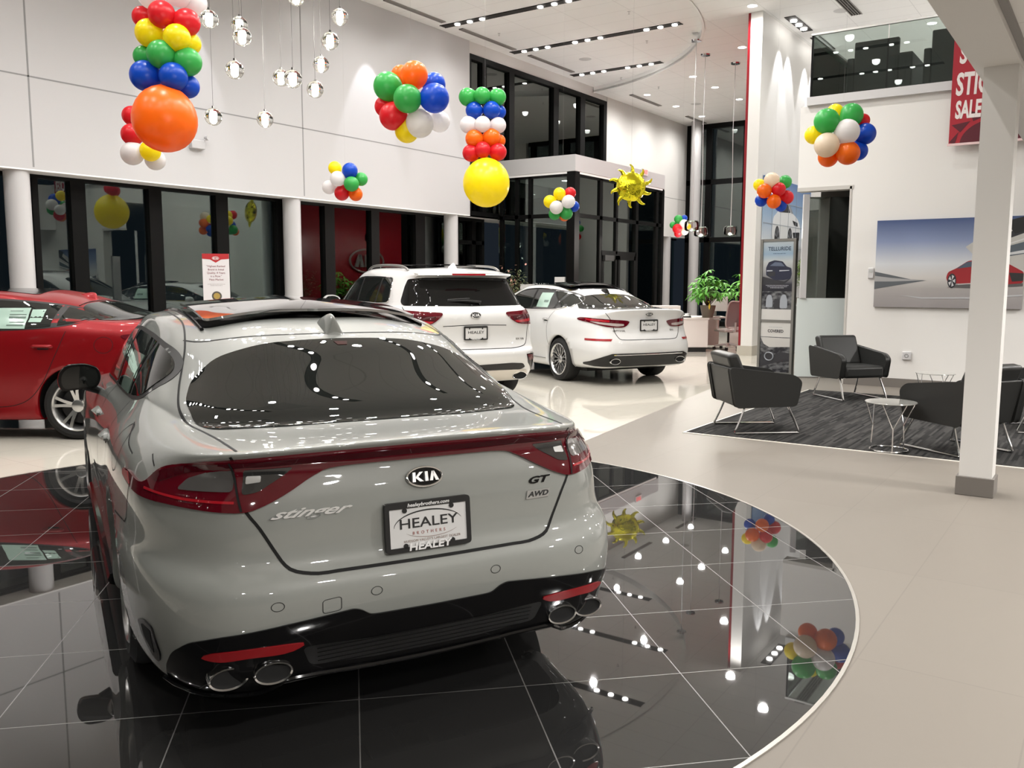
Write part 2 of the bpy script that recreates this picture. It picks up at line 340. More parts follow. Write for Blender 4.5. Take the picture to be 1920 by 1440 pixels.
pc = empty('square_column', (-.755, 6.96, 0)); tag(pc, 'square white column on grey tile base standing by the lounge carpet', 'column')
MB().box(-.105, .105, -.1, .1, .13, 2.96).build('shaft', M_WALL, pc, smooth=False)
MB().box(-.122, .122, -.117, .117, 0, .135).build('base', M_GREYB, pc, smooth=False, bevel=.004)

# ---------------- ceiling fittings
def slot_vent(x, y0, y1, w=.11, z=CZ, n=4, label='', grp='long dark air slots in the ceiling'):
    e = empty('air_vent', (x, (y0+y1)/2, z)); tag(e, label, 'air vent', grp); L = (y1-y0)/2
    MB().box(-w/2, w/2, -L, L, -.012, 0).build('backing', M_DARKSLOT, e, smooth=False)
    m = MB()
    for k in range(n+1): m.box(-w/2+k*w/n-.006, -w/2+k*w/n+.006, -L, L, -.02, -.005)
    m.build('slats', mat('vent_grey', (.35, .33, .31), .5), e, smooth=False)
for (y0, y1, lb) in ((13.24, 15.1, 'dark air slot nearest the top edge, along the left wall'), (15.63, 17.75, 'dark air slot above the blue and orange balloon bunch'), (18.33, 20.45, 'dark air slot before the shortest light track'), ):
    slot_vent(-12.17, y0, y1-.06, z=CZ+.14, label=lb)
for (y0, y1, lb) in ((23.14, 25.06, 'dark air slot beyond the round recess near far white wall'), (27.07, 28.6, 'farthest dark air slot over the tall glass end')):
    slot_vent(-11.87, y0, y1, label=lb)
slot_vent(-4.7, 16.9, 18.9, w=.2, label='short slatted air slot near the wall washer pair')
def light_track(x0, x1, y, z, groups, label, step=.22):
    e = empty('light_track', ((x0+x1)/2, y, z)); tag(e, label, 'track light', 'dark light tracks in the ceiling'); L = (x1-x0)/2
    MB().box(-L, L, -.085, .085, -.012, 0).build('channel', M_DARKSLOT, e, smooth=False)
    MB().box(-L-.01, L+.01, -.1, -.085, -.014, .0).box(-L-.01, L+.01, .085, .1, -.014, 0).build('trim', M_BLACKF, e, smooth=False)
    for gx in groups:
        for k in range(3):
            xx = gx+k*.33-e.location.x
            if abs(xx) > L-.05: continue
            MB().lathe([(0, -.03), (.058, -.03), (.058, -.012)], 16, (xx, 0, 0)).build('lamp', M_LAMP, e)
    return e
def track_spots(x, y, z, power, tx, ty, ang=95):
    spot('spot_lamp', (x, y, z-.06), (tx, ty, 0), power, ang, .7, size=.07)
TR = CZ+.14
tr_lb = ['dark light track nearest the top edge over the recess', 'long dark light track crossing mid recess', 'short dark light track at far end of the recess']
for (x0, x1, y, gs, lb) in ((-12.3, -7.6, 12.7, (-11.6, -9.8, -8.2), 'light track above the frame edge in the recess'), (-12.4, -7.35, 15.29, (-12.0, -9.9, -8.4), tr_lb[0]), (-12.4, -8.05, 17.92, (-12.05, -10.65, -8.85), tr_lb[1]), (-12.4, -9.8, 20.73, (-12.1, -10.75), tr_lb[2])):
    light_track(x0, x1, y, TR, gs, lb)
k = 0
for y in (10.4, 7.9, 5.4, 2.9, .4):
    light_track(-11.2 if y < 8 else -8.5, -3.9, y, CZ, (-10.9, -9.2, -7.5, -5.8, -4.6), 'light track in the ceiling over the cars, %s' % ['before the round recess', 'over the white utility vehicle', 'over the glass pendants', 'over the grey car', 'over the near glass'][k]); k += 1
def downlight(x, y, z=CZ, label='', grp='round recessed ceiling lights', power=60, ang=125, r=.09):
    e = empty('downlight', (x, y, z)); tag(e, label, 'ceiling light', grp)
    MB().lathe([(r*.98, -.002), (r*1.12, -.006), (r*1.16, 0)], 24).build('trim_ring', mat('ring_white', (.8, .8, .8), .4), e)
    MB().lathe([(0, -.004), (r, -.004)], 24).build('diffuser', M_LAMP, e)
    if power: spot('downlight_lamp', (x, y, z-.03), (x, y, 0), power, ang, .8, size=r)
DLP = [(-6.24, 17.2, 'above the white end post'), (-7.47, 20.02, 'beside the red wall top'), (-9.54, 22.07, 'just off the recess edge'), (-9.54, 23.6, 'in the pink tinted ceiling middle'), (-9.55, 25.5, 'fourth out from the recess in its row'), (-11.51, 23.43, 'first beyond recess near the white wall'), (-11.51, 25.42, 'second beyond recess near the white wall'), (-11.5, 27.4, 'third beyond recess near the white wall'), (-7.5, 22.6, 'behind the red wall edge'), (-7.5, 25.3, 'far side of the red wall'), (-9.5, 27.6, 'over the desks by the end glass')]
for x, y, lb in DLP: downlight(x, y, label='round ceiling light '+lb, power=110, ang=165)
for x, y, lb in ((-3.57, 20.4, 'seen through upper gallery glass'), (-3.6, 17.0, 'behind the gallery corner'), (-1.0, 17.0, 'over dark office partitions'), (-1.0, 20.4, 'far over dark office partitions'), (-3.5, 25, 'deep over the upper office floor'), (-.5, 25, 'deepest over the upper office floor'), (-5.2, 16.2, 'over corridor beside fern ledge'), (-5.2, 23.4, 'at the corridor end')): downlight(x, y, label='round ceiling light '+lb, power=110, ang=165)
NB = ['first', 'second', 'third', 'fourth', 'fifth', 'sixth']
for xi, x in enumerate((-5.2, -2.9)):
    for yi, y in enumerate((1.5, 4.1, 6.6, 9.1, 11.9)): downlight(x, y, label='round ceiling light, %s from camera side in the %s row' % (NB[yi], ['disc', 'lounge'][xi]), power=((110, 110, 160, 170, 170)[yi], (100, 110, 150, 110, 75)[yi])[xi], ang=165)
for xi, x in enumerate((1.2, 3.9)):
    for yi, y in enumerate((-2, 1, 4, 7, 10, 12.4)): downlight(x, y, 3.02, label='unseen round low-ceiling fill light, %s along the row %s' % (NB[yi], ['nearer the beam', 'nearer the right wall'][xi]), grp='unseen fill lights in the low ceiling', power=210, ang=165)  # lamps out of view, added for the light they give the camera side
# wall washers
for gi, ys in enumerate(((18.55, 18.9, 19.25), (20.35, 20.7, 21.05))):
    e = empty('wall_washer', (-5.85, ys[1], CZ)); tag(e, ['near trio of wall washing lamps in a dark ceiling slot', 'far trio of wall washing lamps in a dark ceiling slot'][gi], 'ceiling light', 'wall washing lamp trios')
    MB().box(-.11, .11, -.62, .62, -.012, 0).build('channel', M_DARKSLOT, e, smooth=False)
    for y in ys:
        MB().lathe([(0, -.04), (.065, -.04), (.065, -.012)], 18, (0, y-ys[1], 0)).build('lamp', M_LAMP, e)
    for y in (ys[0]+.1, ys[2]): spot('washer_lamp', (-5.85, y, CZ-.06), (-6.35, y, 3.6), 90, 46, .35, (.96, .97, 1), .03)
for y in (8.9, 13.15, 15.35): spot('washer_lamp', (WX+.62, y, CZ-.02), (WX-.1, y, 3.4), 90 if y < 14 else 60, 40, .3, (.93, .93, 1), .03)
for y in (4.4, 0.0): spot('washer_lamp', (WX+.62, y, CZ-.1), (WX-.1, y, 3.4), 90, 40, .3, (.93, .93, 1), .03)
# big light output of the tracks
for (x, y, p_) in ((-11.2, 15.5, 60), (-8.6, 15.5, 150), (-10.6, 18.1, 70), (-8.7, 18.1, 150), (-10.9, 20.9, 70), (-8.8, 12.9, 170), (-11, 12.9, 60)): track_spots(x, y, TR, p_, x, y-.5, 160)
for y in (10.4, 7.9, 5.4, 2.9, .4):
    for x, q_ in ((-10.2, 75), (-8.0, 150 if y > 3 else 110), (-5.8, 175 if y > 6 else 65)): track_spots(x, y, CZ, q_, x, y-.3, 150)
for x, y, q_ in ((-11.4, 18.8, 'nearer'), (-11.4, 21.2, 'farther')): downlight(x, y, 3.978, label='%s round light inside the glass entry box' % q_, grp='lights inside the entry box', power=16)
# ------------------------------------------------------------------ car builder
def bspl_interp(P, axis, alpha, sym):
    """raise control points so that the cubic B-spline passes close to P"""
    P = np.moveaxis(np.array(P, float), axis, 0); Q = P.copy()
    for it in range(12):
        E = ext(Q, sym); S = (E[:-2]+4*E[1:-1]+E[2:])/6
        Q = Q+(P-S)*alpha_w(P, alpha)
    return np.moveaxis(Q, 0, axis)
def alpha_w(P, a): return a*.35
def ext(Q, sym):
    if sym:
        a = Q[1:2].copy(); b = Q[-2:-1].copy(); a[..., 0] *= -1; b[..., 0] *= -1
    else: a = 2*Q[0:1]-Q[1:2]; b = 2*Q[-1:]-Q[-2:-1]
    return np.concatenate([a, Q, b], 0)
def bspl(Q, n, sym):
    """sample axis 0 with n steps per span"""
    E = ext(Q, sym); out = []
    m = Q.shape[0]
    for i in range(m-1):
        for k in range(n+(1 if i == m-2 else 0)):
            t = k/n; b = [(1-t)**3/6, (3*t**3-6*t**2+4)/6, (-3*t**3+3*t**2+3*t+1)/6, t**3/6]
            j = i
            if k == n: pass
            pts = [E[min(j+q, len(E)-1)] for q in range(4)]
            out.append(sum(bb*pp for bb, pp in zip(b, pts)))
    return np.array(out)
class Car:
    def __init__(s, name, loc, rz, rings, paint, label, yc=1.3, ns=8, nr=6, alpha=.8, tweak=None):
        s.root = empty(name, loc, rz); tag(s.root, label, 'car')
        P = np.array(rings, float)
        if tweak: P = tweak(P)
        Q = bspl_interp(P, 1, alpha, True); Q = bspl_interp(Q, 0, alpha, False)
        A = bspl(np.moveaxis(Q, 1, 0), ns, True)      # loop direction
        A = np.moveaxis(A, 0, 1); A = bspl(A, nr, False)
        A[:, 0, 0] = 0; A[:, -1, 0] = 0
        s.A = A; nR, nL = A.shape[:2]
        vs = []; idx = np.zeros((nR, 2*nL-2), int)
        for i in range(nR):
            for j in range(nL): idx[i, j] = len(vs); vs.append(tuple(A[i, j]))
            for j in range(nL-2, 0, -1): idx[i, 2*nL-2-j] = len(vs); vs.append((-A[i, j, 0], A[i, j, 1], A[i, j, 2]))
        fs = []; L = 2*nL-2
        for i in range(nR-1):
            for j in range(L): fs.append((idx[i, j], idx[i, (j+1) % L], idx[i+1, (j+1) % L], idx[i+1, j]))
        s.vs, s.fs = vs, fs; s.paint = paint; s.yc = yc
        s.bvh = BVHTree.FromPolygons([Vector(v) for v in vs], fs)
        s.bottom = [idx[0, j] for j in range(L)]
    def finish(s, arches, name='body'):
        """cut the wheel arches and link the body"""
        bm = bmesh.new(); V = [bm.verts.new(v) for v in s.vs]
        for f in s.fs:
            try: bm.faces.new([V[i] for i in f])
            except ValueError: pass
        dead = set()
        for (cy, cz, r) in arches:
            for f in bm.faces:
                c = f.calc_center_median()
                if abs(c.x) > .45 and (c.y-cy)**2+(c.z-cz)**2 < r*r and c.z < cz+r: dead.add(f)
        bmesh.ops.delete(bm, geom=list(dead), context='FACES')
        for (cy, cz, r) in arches:
            for v in bm.verts:
                if abs(v.co.x) > .5 and v.is_boundary:
                    d = math.hypot(v.co.y-cy, v.co.z-cz)
                    if d < r*1.22 and d > 1e-4:
                        k = r/d; v.co.y = cy+(v.co.y-cy)*k; v.co.z = cz+(v.co.z-cz)*k
        bmesh.ops.remove_doubles(bm, verts=bm.verts[:], dist=.0004)
        bmesh.ops.dissolve_degenerate(bm, dist=.0002, edges=bm.edges[:])
        # turned-in lip round the arches
        be = [e for e in bm.edges if e.is_boundary and any((e.verts[0].co.y-a[0])**2+(e.verts[0].co.z-a[1])**2 < (a[2]*1.03)**2 for a in arches)]
        ex = bmesh.ops.extrude_edge_only(bm, edges=be)
        for g in ex['geom']:
            if isinstance(g, bmesh.types.BMVert): g.co.x *= .955
        bmesh.ops.recalc_face_normals(bm, faces=bm.faces[:])
        me = bpy.data.meshes.new(name); bm.to_mesh(me); bm.free()
        for q in me.polygons: q.use_smooth = True
        me.materials.append(s.paint); o = bpy.data.objects.new(name, me); COL.objects.link(o); o.parent = s.root; s.body = o
        # inner shell: dark arch tubs and floor pan
        m = MB()
        for (cy, cz, r) in arches:
            for sg in (-1, 1):
                pts = [(cy+(r+.01)*math.cos(a), cz+(r+.01)*math.sin(a)) for a in np.linspace(-.35, PI+.35, 25)]
                k = len(m.v); x0, x1 = sg*.88*s.hw, sg*.45
                for y, z in pts: m.v += [(x0, y, z), (x1, y, z)]
                for i in range(24): m.f.append((k+2*i, k+2*i+1, k+2*i+3, k+2*i+2))
                m.f.append(tuple(k+2*i+1 for i in range(25)))
        ys = [a[0] for a in arches]; z0 = s.floor_z
        m.box(-.72, .72, min(ys)-.5, max(ys)+.45, z0, z0+.12)
        m.build('underbody', mat('underbody_black', (.01, .01, .01), .8), s.root)
        return o
    def ray(s, o, d):
        h = s.bvh.ray_cast(Vector(o), Vector(d))
        return (h[0], h[1]) if h[0] is not None else (None, None)
    def proj(s, kind, u, v):
        if kind == 'rear': h, n = s.ray((u, -1, v), (0, 1, 0)); dn = Vector((0, -1, 0))
        elif kind == 'top': h, n = s.ray((u, v, 4), (0, 0, -1)); dn = Vector((0, 0, 1))
        elif kind == 'L': h, n = s.ray((-3, u, v), (1, 0, 0)); dn = Vector((-1, 0, 0))
        elif kind == 'R': h, n = s.ray((3, u, v), (-1, 0, 0)); dn = Vector((1, 0, 0))
        elif kind == 'back':   # tilted view onto the rear window: direction forward and down
            d = Vector((0, .55, -.835)); o = Vector((u, -2, 0))+Vector((0, .835, .55))*v - d*2; o = Vector((u, 0, 0))+Vector((0, .835, .55))*v-d*3
            h, n = s.ray(o, d); dn = -d
        else:
            ph = u; d = Vector((-math.sin(ph), math.cos(ph), 0)); o = Vector((0, s.yc, v))-d*4
            h, n = s.ray(o, d); dn = -d
        if h is None: return None, None
        if n.dot(dn) < 0: n = -n
        return h, n
    def uv(s, kind, p):
        x, y, z = p
        if kind == 'rear': return x, z
        if kind == 'top': return x, y
        if kind in 'LR': return y, z
        if kind == 'back': return x, y*.835+z*.55
        return math.atan2(x, s.yc-y), z
    def patch(s, name, m, kind, poly, off=.003, cell=.03, parent=None, smooth=0, thick=.006, inset=False, mirror=False, build=True):
        """a panel that follows the body: poly in projection coordinates"""
        if smooth: poly = rounded(poly, smooth)
        P = [tuple(p) for p in poly]; us = [p[0] for p in P]; vs_ = [p[1] for p in P]
        cu = cell/(1.1 if kind == 'cyl' else 1); nu = max(1, int((max(us)-min(us))/cu)+1); nv = max(1, int((max(vs_)-min(vs_))/cell)+1)
        u0, v0 = min(us), min(vs_); du = (max(us)-u0)/nu; dv = (max(vs_)-v0)/nv
        V = {}; Vl = []; Fc = []
        def vid(u, v):
            k = (round(u, 5), round(v, 5))
            if k not in V:
                h, n = s.proj(kind, u, v)
                V[k] = len(Vl); Vl.append((h, n, k))
            return V[k]
        for i in range(nu):
            for j in range(nv):
                c = clip(P, u0+i*du, u0+(i+1)*du, v0+j*dv, v0+(j+1)*dv)
                if len(c) >= 3:
                    ids = []
                    for q in c:
                        a = vid(*q)
                        if not ids or ids[-1] != a: ids.append(a)
                    if len(ids) > 1 and ids[0] == ids[-1]: ids.pop()
                    if len(set(ids)) >= 3 and len(set(ids)) == len(ids): Fc.append(ids)
        Fc = [f for f in Fc if all(Vl[i][0] is not None for i in f)]
        if not Fc: return None
        pos = [(h+n*off) if h is not None else Vector((0, 0, 0)) for h, n, k in Vl]
        low = [(h+n*(off-thick)) if h is not None else Vector((0, 0, 0)) for h, n, k in Vl]
        ec = {}
        for f in Fc:
            for a, b in zip(f, f[1:]+f[:1]): ec[(a, b)] = 1
        N = len(pos); faces = [tuple(f) for f in Fc]
        for (a, b) in list(ec):
            if (b, a) not in ec: faces.append((b, a, a+N, b+N))
        mb = MB().add(pos+low, faces)
        if mirror:
            k = len(mb.v); mb.v += [(-x, y, z) for x, y, z in mb.v[:]]; mb.f += [tuple(i+k for i in reversed(f)) for f in mb.f[:]]
        if not build: return mb
        return s.out(name, mb, m, parent)
    def out(s, name, mb, m, parent=None):
        me = bpy.data.meshes.new(name); me.from_pydata([tuple(v) for v in mb.v], [], mb.f); me.update()
        used = bmesh.new(); used.from_mesh(me); bmesh.ops.delete(used, geom=[v for v in used.verts if not v.link_faces], context='VERTS')
        bmesh.ops.recalc_face_normals(used, faces=used.faces[:]); used.to_mesh(me); used.free()
        for q in me.polygons: q.use_smooth = True
        me.set_sharp_from_angle(angle=math.radians(50)); me.materials.append(m)
        o = bpy.data.objects.new(name, me); COL.objects.link(o); o.parent = parent or s.root; return o
    def outs(s, name, lst, m):
        for q in lst: s.out(name, q, m)
    def strip(s, kind, pts, w=.006, off=.0012, closed=False, mb=None, smooth=True, step=.025):
        P = crv(pts, closed, step) if smooth else dens(pts, closed, step)
        lst = mb if isinstance(mb, list) else None
        mb = MB() if lst is not None or mb is None else mb; n = len(P)
        if lst is not None: lst.append(mb)
        ring = []
        for i in range(n):
            a = P[i-1] if (i > 0 or closed) else P[0]; b = P[(i+1) % n] if (i < n-1 or closed) else P[-1]
            k = 1.0 if kind != 'cyl' else 1.15
            t = Vector(((b[0]-a[0])*k, b[1]-a[1]));
            if t.length < 1e-7: ring.append(None); continue
            t.normalize(); nn = Vector((-t.y/k, t.x)); r = []
            for sg in (-.5, .5):
                h, q = s.proj(kind, P[i][0]+nn.x*w*sg, P[i][1]+nn.y*w*sg)
                r.append(None if h is None else h+q*off)
            ring.append(None if None in r else r)
        for i in range(n if closed else n-1):
            a, b = ring[i], ring[(i+1) % n]
            if a and b and (a[0]-b[0]).length < .25: mb.add([a[0], b[0], b[1], a[1]], [(0, 1, 2, 3)])
        return mb
def clip(P, a, b, c, d):
    for ax, lim, sg in ((0, a, 1), (0, b, -1), (1, c, 1), (1, d, -1)):
        out = []; n = len(P)
        if n == 0: return []
        for i in range(n):
            p, q = P[i], P[(i+1) % n]; ip = (p[ax]-lim)*sg >= 0; iq = (q[ax]-lim)*sg >= 0
            if ip: out.append(p)
            if ip != iq:
                t = (lim-p[ax])/(q[ax]-p[ax]); r = [p[0]+(q[0]-p[0])*t, p[1]+(q[1]-p[1])*t]; r[ax] = lim; out.append(tuple(r))
        P = out
    return P
def crv(pts, closed=False, step=.03, k=.5):
    """Catmull-Rom through points"""
    n = len(pts); out = []
    for i in range(n if closed else n-1):
        g = lambda j: pts[j % n] if closed else pts[min(max(j, 0), n-1)]
        p0, p1, p2, p3 = g(i-1), g(i), g(i+1), g(i+2); m = max(2, int(math.dist(p1, p2)/step)+1)
        for q in range(m):
            t = q/m
            out.append(tuple(.5*((2*b)+(c-a)*t+(2*a-5*b+4*c-d)*t*t+(-a+3*b-3*c+d)*t**3) for a, b, c, d in zip(p0, p1, p2, p3)))
    if not closed: out.append(tuple(pts[-1]))
    return out
def dens(pts, closed=False, step=.03):
    out = []; n = len(pts)
    for i in range(n if closed else n-1):
        a, b = pts[i], pts[(i+1) % n]; m = max(1, int(math.dist(a, b)/step)+1)
        out += [tuple(x+(y-x)*q/m for x, y in zip(a, b)) for q in range(m)]
    if not closed: out.append(tuple(pts[-1]))
    return out
def rounded(poly, r, n=4):
    out = []; m = len(poly)
    for i in range(m):
        p0, p, p1 = Vector(poly[i-1][:2]), Vector(poly[i][:2]), Vector(poly[(i+1) % m][:2])
        a, b = (p0-p), (p1-p); k = min(r, a.length*.45, b.length*.45); A, B = p+a.normalized()*k, p+b.normalized()*k
        for q in range(n+1):
            t = q/n; out.append(tuple(A*(1-t)**2+p*2*t*(1-t)+B*t*t))
    return out
M_TYRE = mat('tyre_rubber', (.012, .012, .012), .75)
M_RIM = mat('alloy_rim', (.62, .62, .62), .22, .9)
M_RIMD = mat('dark_rim', (.03, .03, .032), .4, .6)
M_GLOSSB = mat('gloss_black_trim', (.004, .004, .0045), .1, spec=.35, coat=.25)
M_SATB = mat('satin_black_trim', (.012, .012, .012), .45)
M_SEAM = mat('panel_gap', (.004, .004, .004), .8)
M_CGLASS = mat('tinted_car_glass', (.012, .014, .013), .01, spec=.6, ior=1.6)
M_PGLASS = mat('privacy_glass', (.006, .006, .006), .01, spec=.3, ior=1.45)
M_LAMPR = mat('red_lamp_lens', (.10, .002, .008), .05, coat=.6)
M_LAMPB = mat('bright_red_lens', (.42, .01, .02), .12, coat=1)
M_LAMPD = mat('dark_red_lens', (.055, .002, .006), .04, coat=1)
M_LAMPC = mat('clear_lamp_lens', (.20, .19, .185), .12, .6, coat=1)
M_LAMPW = mat('pale_lamp_lens', (.45, .38, .36), .15, coat=1)
M_REFL = mat('red_reflector', (.30, .01, .014), .3, coat=.6)
M_PLATE = mat('plate_white', (.66, .66, .655), .35)
M_INK = mat('plate_black_ink', (.02, .02, .02), .5)
M_INKR = mat('plate_red_ink', (.35, .12, .10), .5)
M_INKG = mat('plate_grey_ink', (.32, .25, .22), .5)
M_WINK = mat('white_letter', (.8, .8, .8), .4)
M_STICK = mat('window_sticker_paper', (.40, .56, .48), .12, coat=1)
M_STICKD = mat('window_sticker_print', (.16, .22, .19), .2)
def wheel(car, x, y, r, rr, side, nsp, style, w=.23, name='wheel', wz=None, steer=0):
    """tyre, rim barrel and spokes as one wheel part; side -1 left"""
    e = empty(name, (x, y, wz or r)); e.parent = car.root; e.rotation_euler = (0, 0, (PI if side > 0 else 0)+steer)
    # outer face towards -x locally
    T = MB().lathe([(rr-.012, w/2-.02), (rr+.01, w/2), (r-.05, w/2+.006), (r-.012, w/2-.015), (r, w/2-.045), (r, -w/2+.045), (r-.012, -w/2+.015), (r-.05, -w/2-.006), (rr+.01, -w/2), (rr-.012, -w/2+.02)], 56, axis='x', closed=True)
    T.build('tyre', M_TYRE, e)
    R = MB().lathe([(rr+.006, -w/2-.002), (rr-.004, -w/2-.008), (rr-.016, -w/2+.004), (rr-.03, -w/2+.05), (rr-.04, w/2-.02), (rr-.02, w/2)], 48, axis='x')
    xo = -w/2+.012
    def spoke(a, w0, w1, r0, r1, x0, x1, th=.03, skew=0):
        pts = []
        for (rad, ww, xx) in ((r0, w0, x0), ((r0+r1)/2, (w0+w1)/2*.85, (x0+x1)/2-.006), (r1, w1, x1)):
            aa = a+skew*(rad-r0); cy, cz = math.cos(aa), math.sin(aa)
            for sg in (-1, 1): pts.append((xx, rad*cy-sg*ww/2*cz, rad*cz+sg*ww/2*cy))
            for sg in (-1, 1): pts.append((xx+th, rad*cy-sg*ww*.35*cz, rad*cz+sg*ww*.35*cy))
        f = []
        for k in (0, 4): f += [(k, k+1, k+5, k+4), (k+1, k+3, k+7, k+5), (k+3, k+2, k+6, k+7), (k+2, k, k+4, k+6)]
        R.add(pts, f)
    for k in range(nsp):
        a = 2*PI*k/nsp+.2
        if style == 'five': spoke(a-.13, .034, .03, .05, rr-.01, xo+.02, xo, skew=-.35); spoke(a+.13, .034, .03, .05, rr-.01, xo+.02, xo, skew=.35)
        elif style == 'multi': spoke(a, .022, .018, .05, rr*.55, xo+.022, xo+.012); spoke(a-.05, .014, .016, rr*.5, rr-.01, xo+.012, xo, skew=-.9); spoke(a+.05, .014, .016, rr*.5, rr-.01, xo+.012, xo, skew=.9)
        else: spoke(a, .055, .04, .05, rr-.01, xo+.02, xo)
    R.lathe([(0, xo+.012), (.045, xo+.012), (.06, xo+.02), (.066, xo+.05)], 24, axis='x')
    R.build('rim', M_RIM, e)
    D = MB().lathe([(0, w/2-.05), (rr-.03, w/2-.05), (rr-.03, w/2-.03)], 40, axis='x').lathe([(0, xo+.055), (rr*.72, xo+.055), (rr*.72, xo+.07), (0, xo+.07)], 40, axis='x')
    D.build('brake_disc', M_RIMD, e)
    return e
def letters_kia(mb, W, H, D, org, R, U):
    """the three slanted block letters of the badge"""
    R, U = Vector(R).normalized(), Vector(U).normalized(); N = R.cross(U); O = Vector(org)
    def poly(pts): mb.prism3([O+R*(x*W)+U*(y*H) for x, y in pts], N*D)
    s = .09
    poly([(-.36, -.27), (-.27, -.27), (-.255, .27), (-.335, .27)])
    poly([(-.27, -.02), (-.14, .27), (-.045, .27), (-.19, -.0), (-.27, -.06)])
    poly([(-.22, .03), (-.19, .0), (-.045, -.27), (-.15, -.27), (-.265, -.05)])
    poly([(-.005, -.27), (.085, -.27), (.085, .27), (.01, .27)])
    poly([(.12, -.27), (.21, -.27), (.27, .27), (.2, .27)])
    poly([(.2, .27), (.27, .27), (.385, -.27), (.29, -.27), (.225, .12)])
def badge(car, x, z, W, H, kind='rear', parent=None, name='badge'):
    h, n = car.proj(kind, x, z); h = h+n*.004; R = Vector((1, 0, 0)); U = (Vector((0, 0, 1))-n*n.z).normalized(); R = U.cross(n).normalized()
    disc = MB(); ring = MB(); m = 40
    pts = [h+R*(W/2*math.cos(2*PI*k/m))+U*(H/2*math.sin(2*PI*k/m)) for k in range(m)]
    disc.add([p-n*.012 for p in pts]+[p+n*.003 for p in pts], [tuple(range(m, 2*m))]+[(i, (i+1) % m, m+(i+1) % m, m+i) for i in range(m)])
    d = disc.build(name, M_GLOSSB, parent or car.root)
    MB().tube([p+n*.004 for p in pts], H*.055, 8, True).build('badge_ring', M_STEEL, d)
    l = MB(); letters_kia(l, W*1.02, H*.92, .005, h+n*.004, R, U); l.build('badge_letters', mat('badge_silver', (.85, .85, .84), .3, .6), d, smooth=False)
    return d
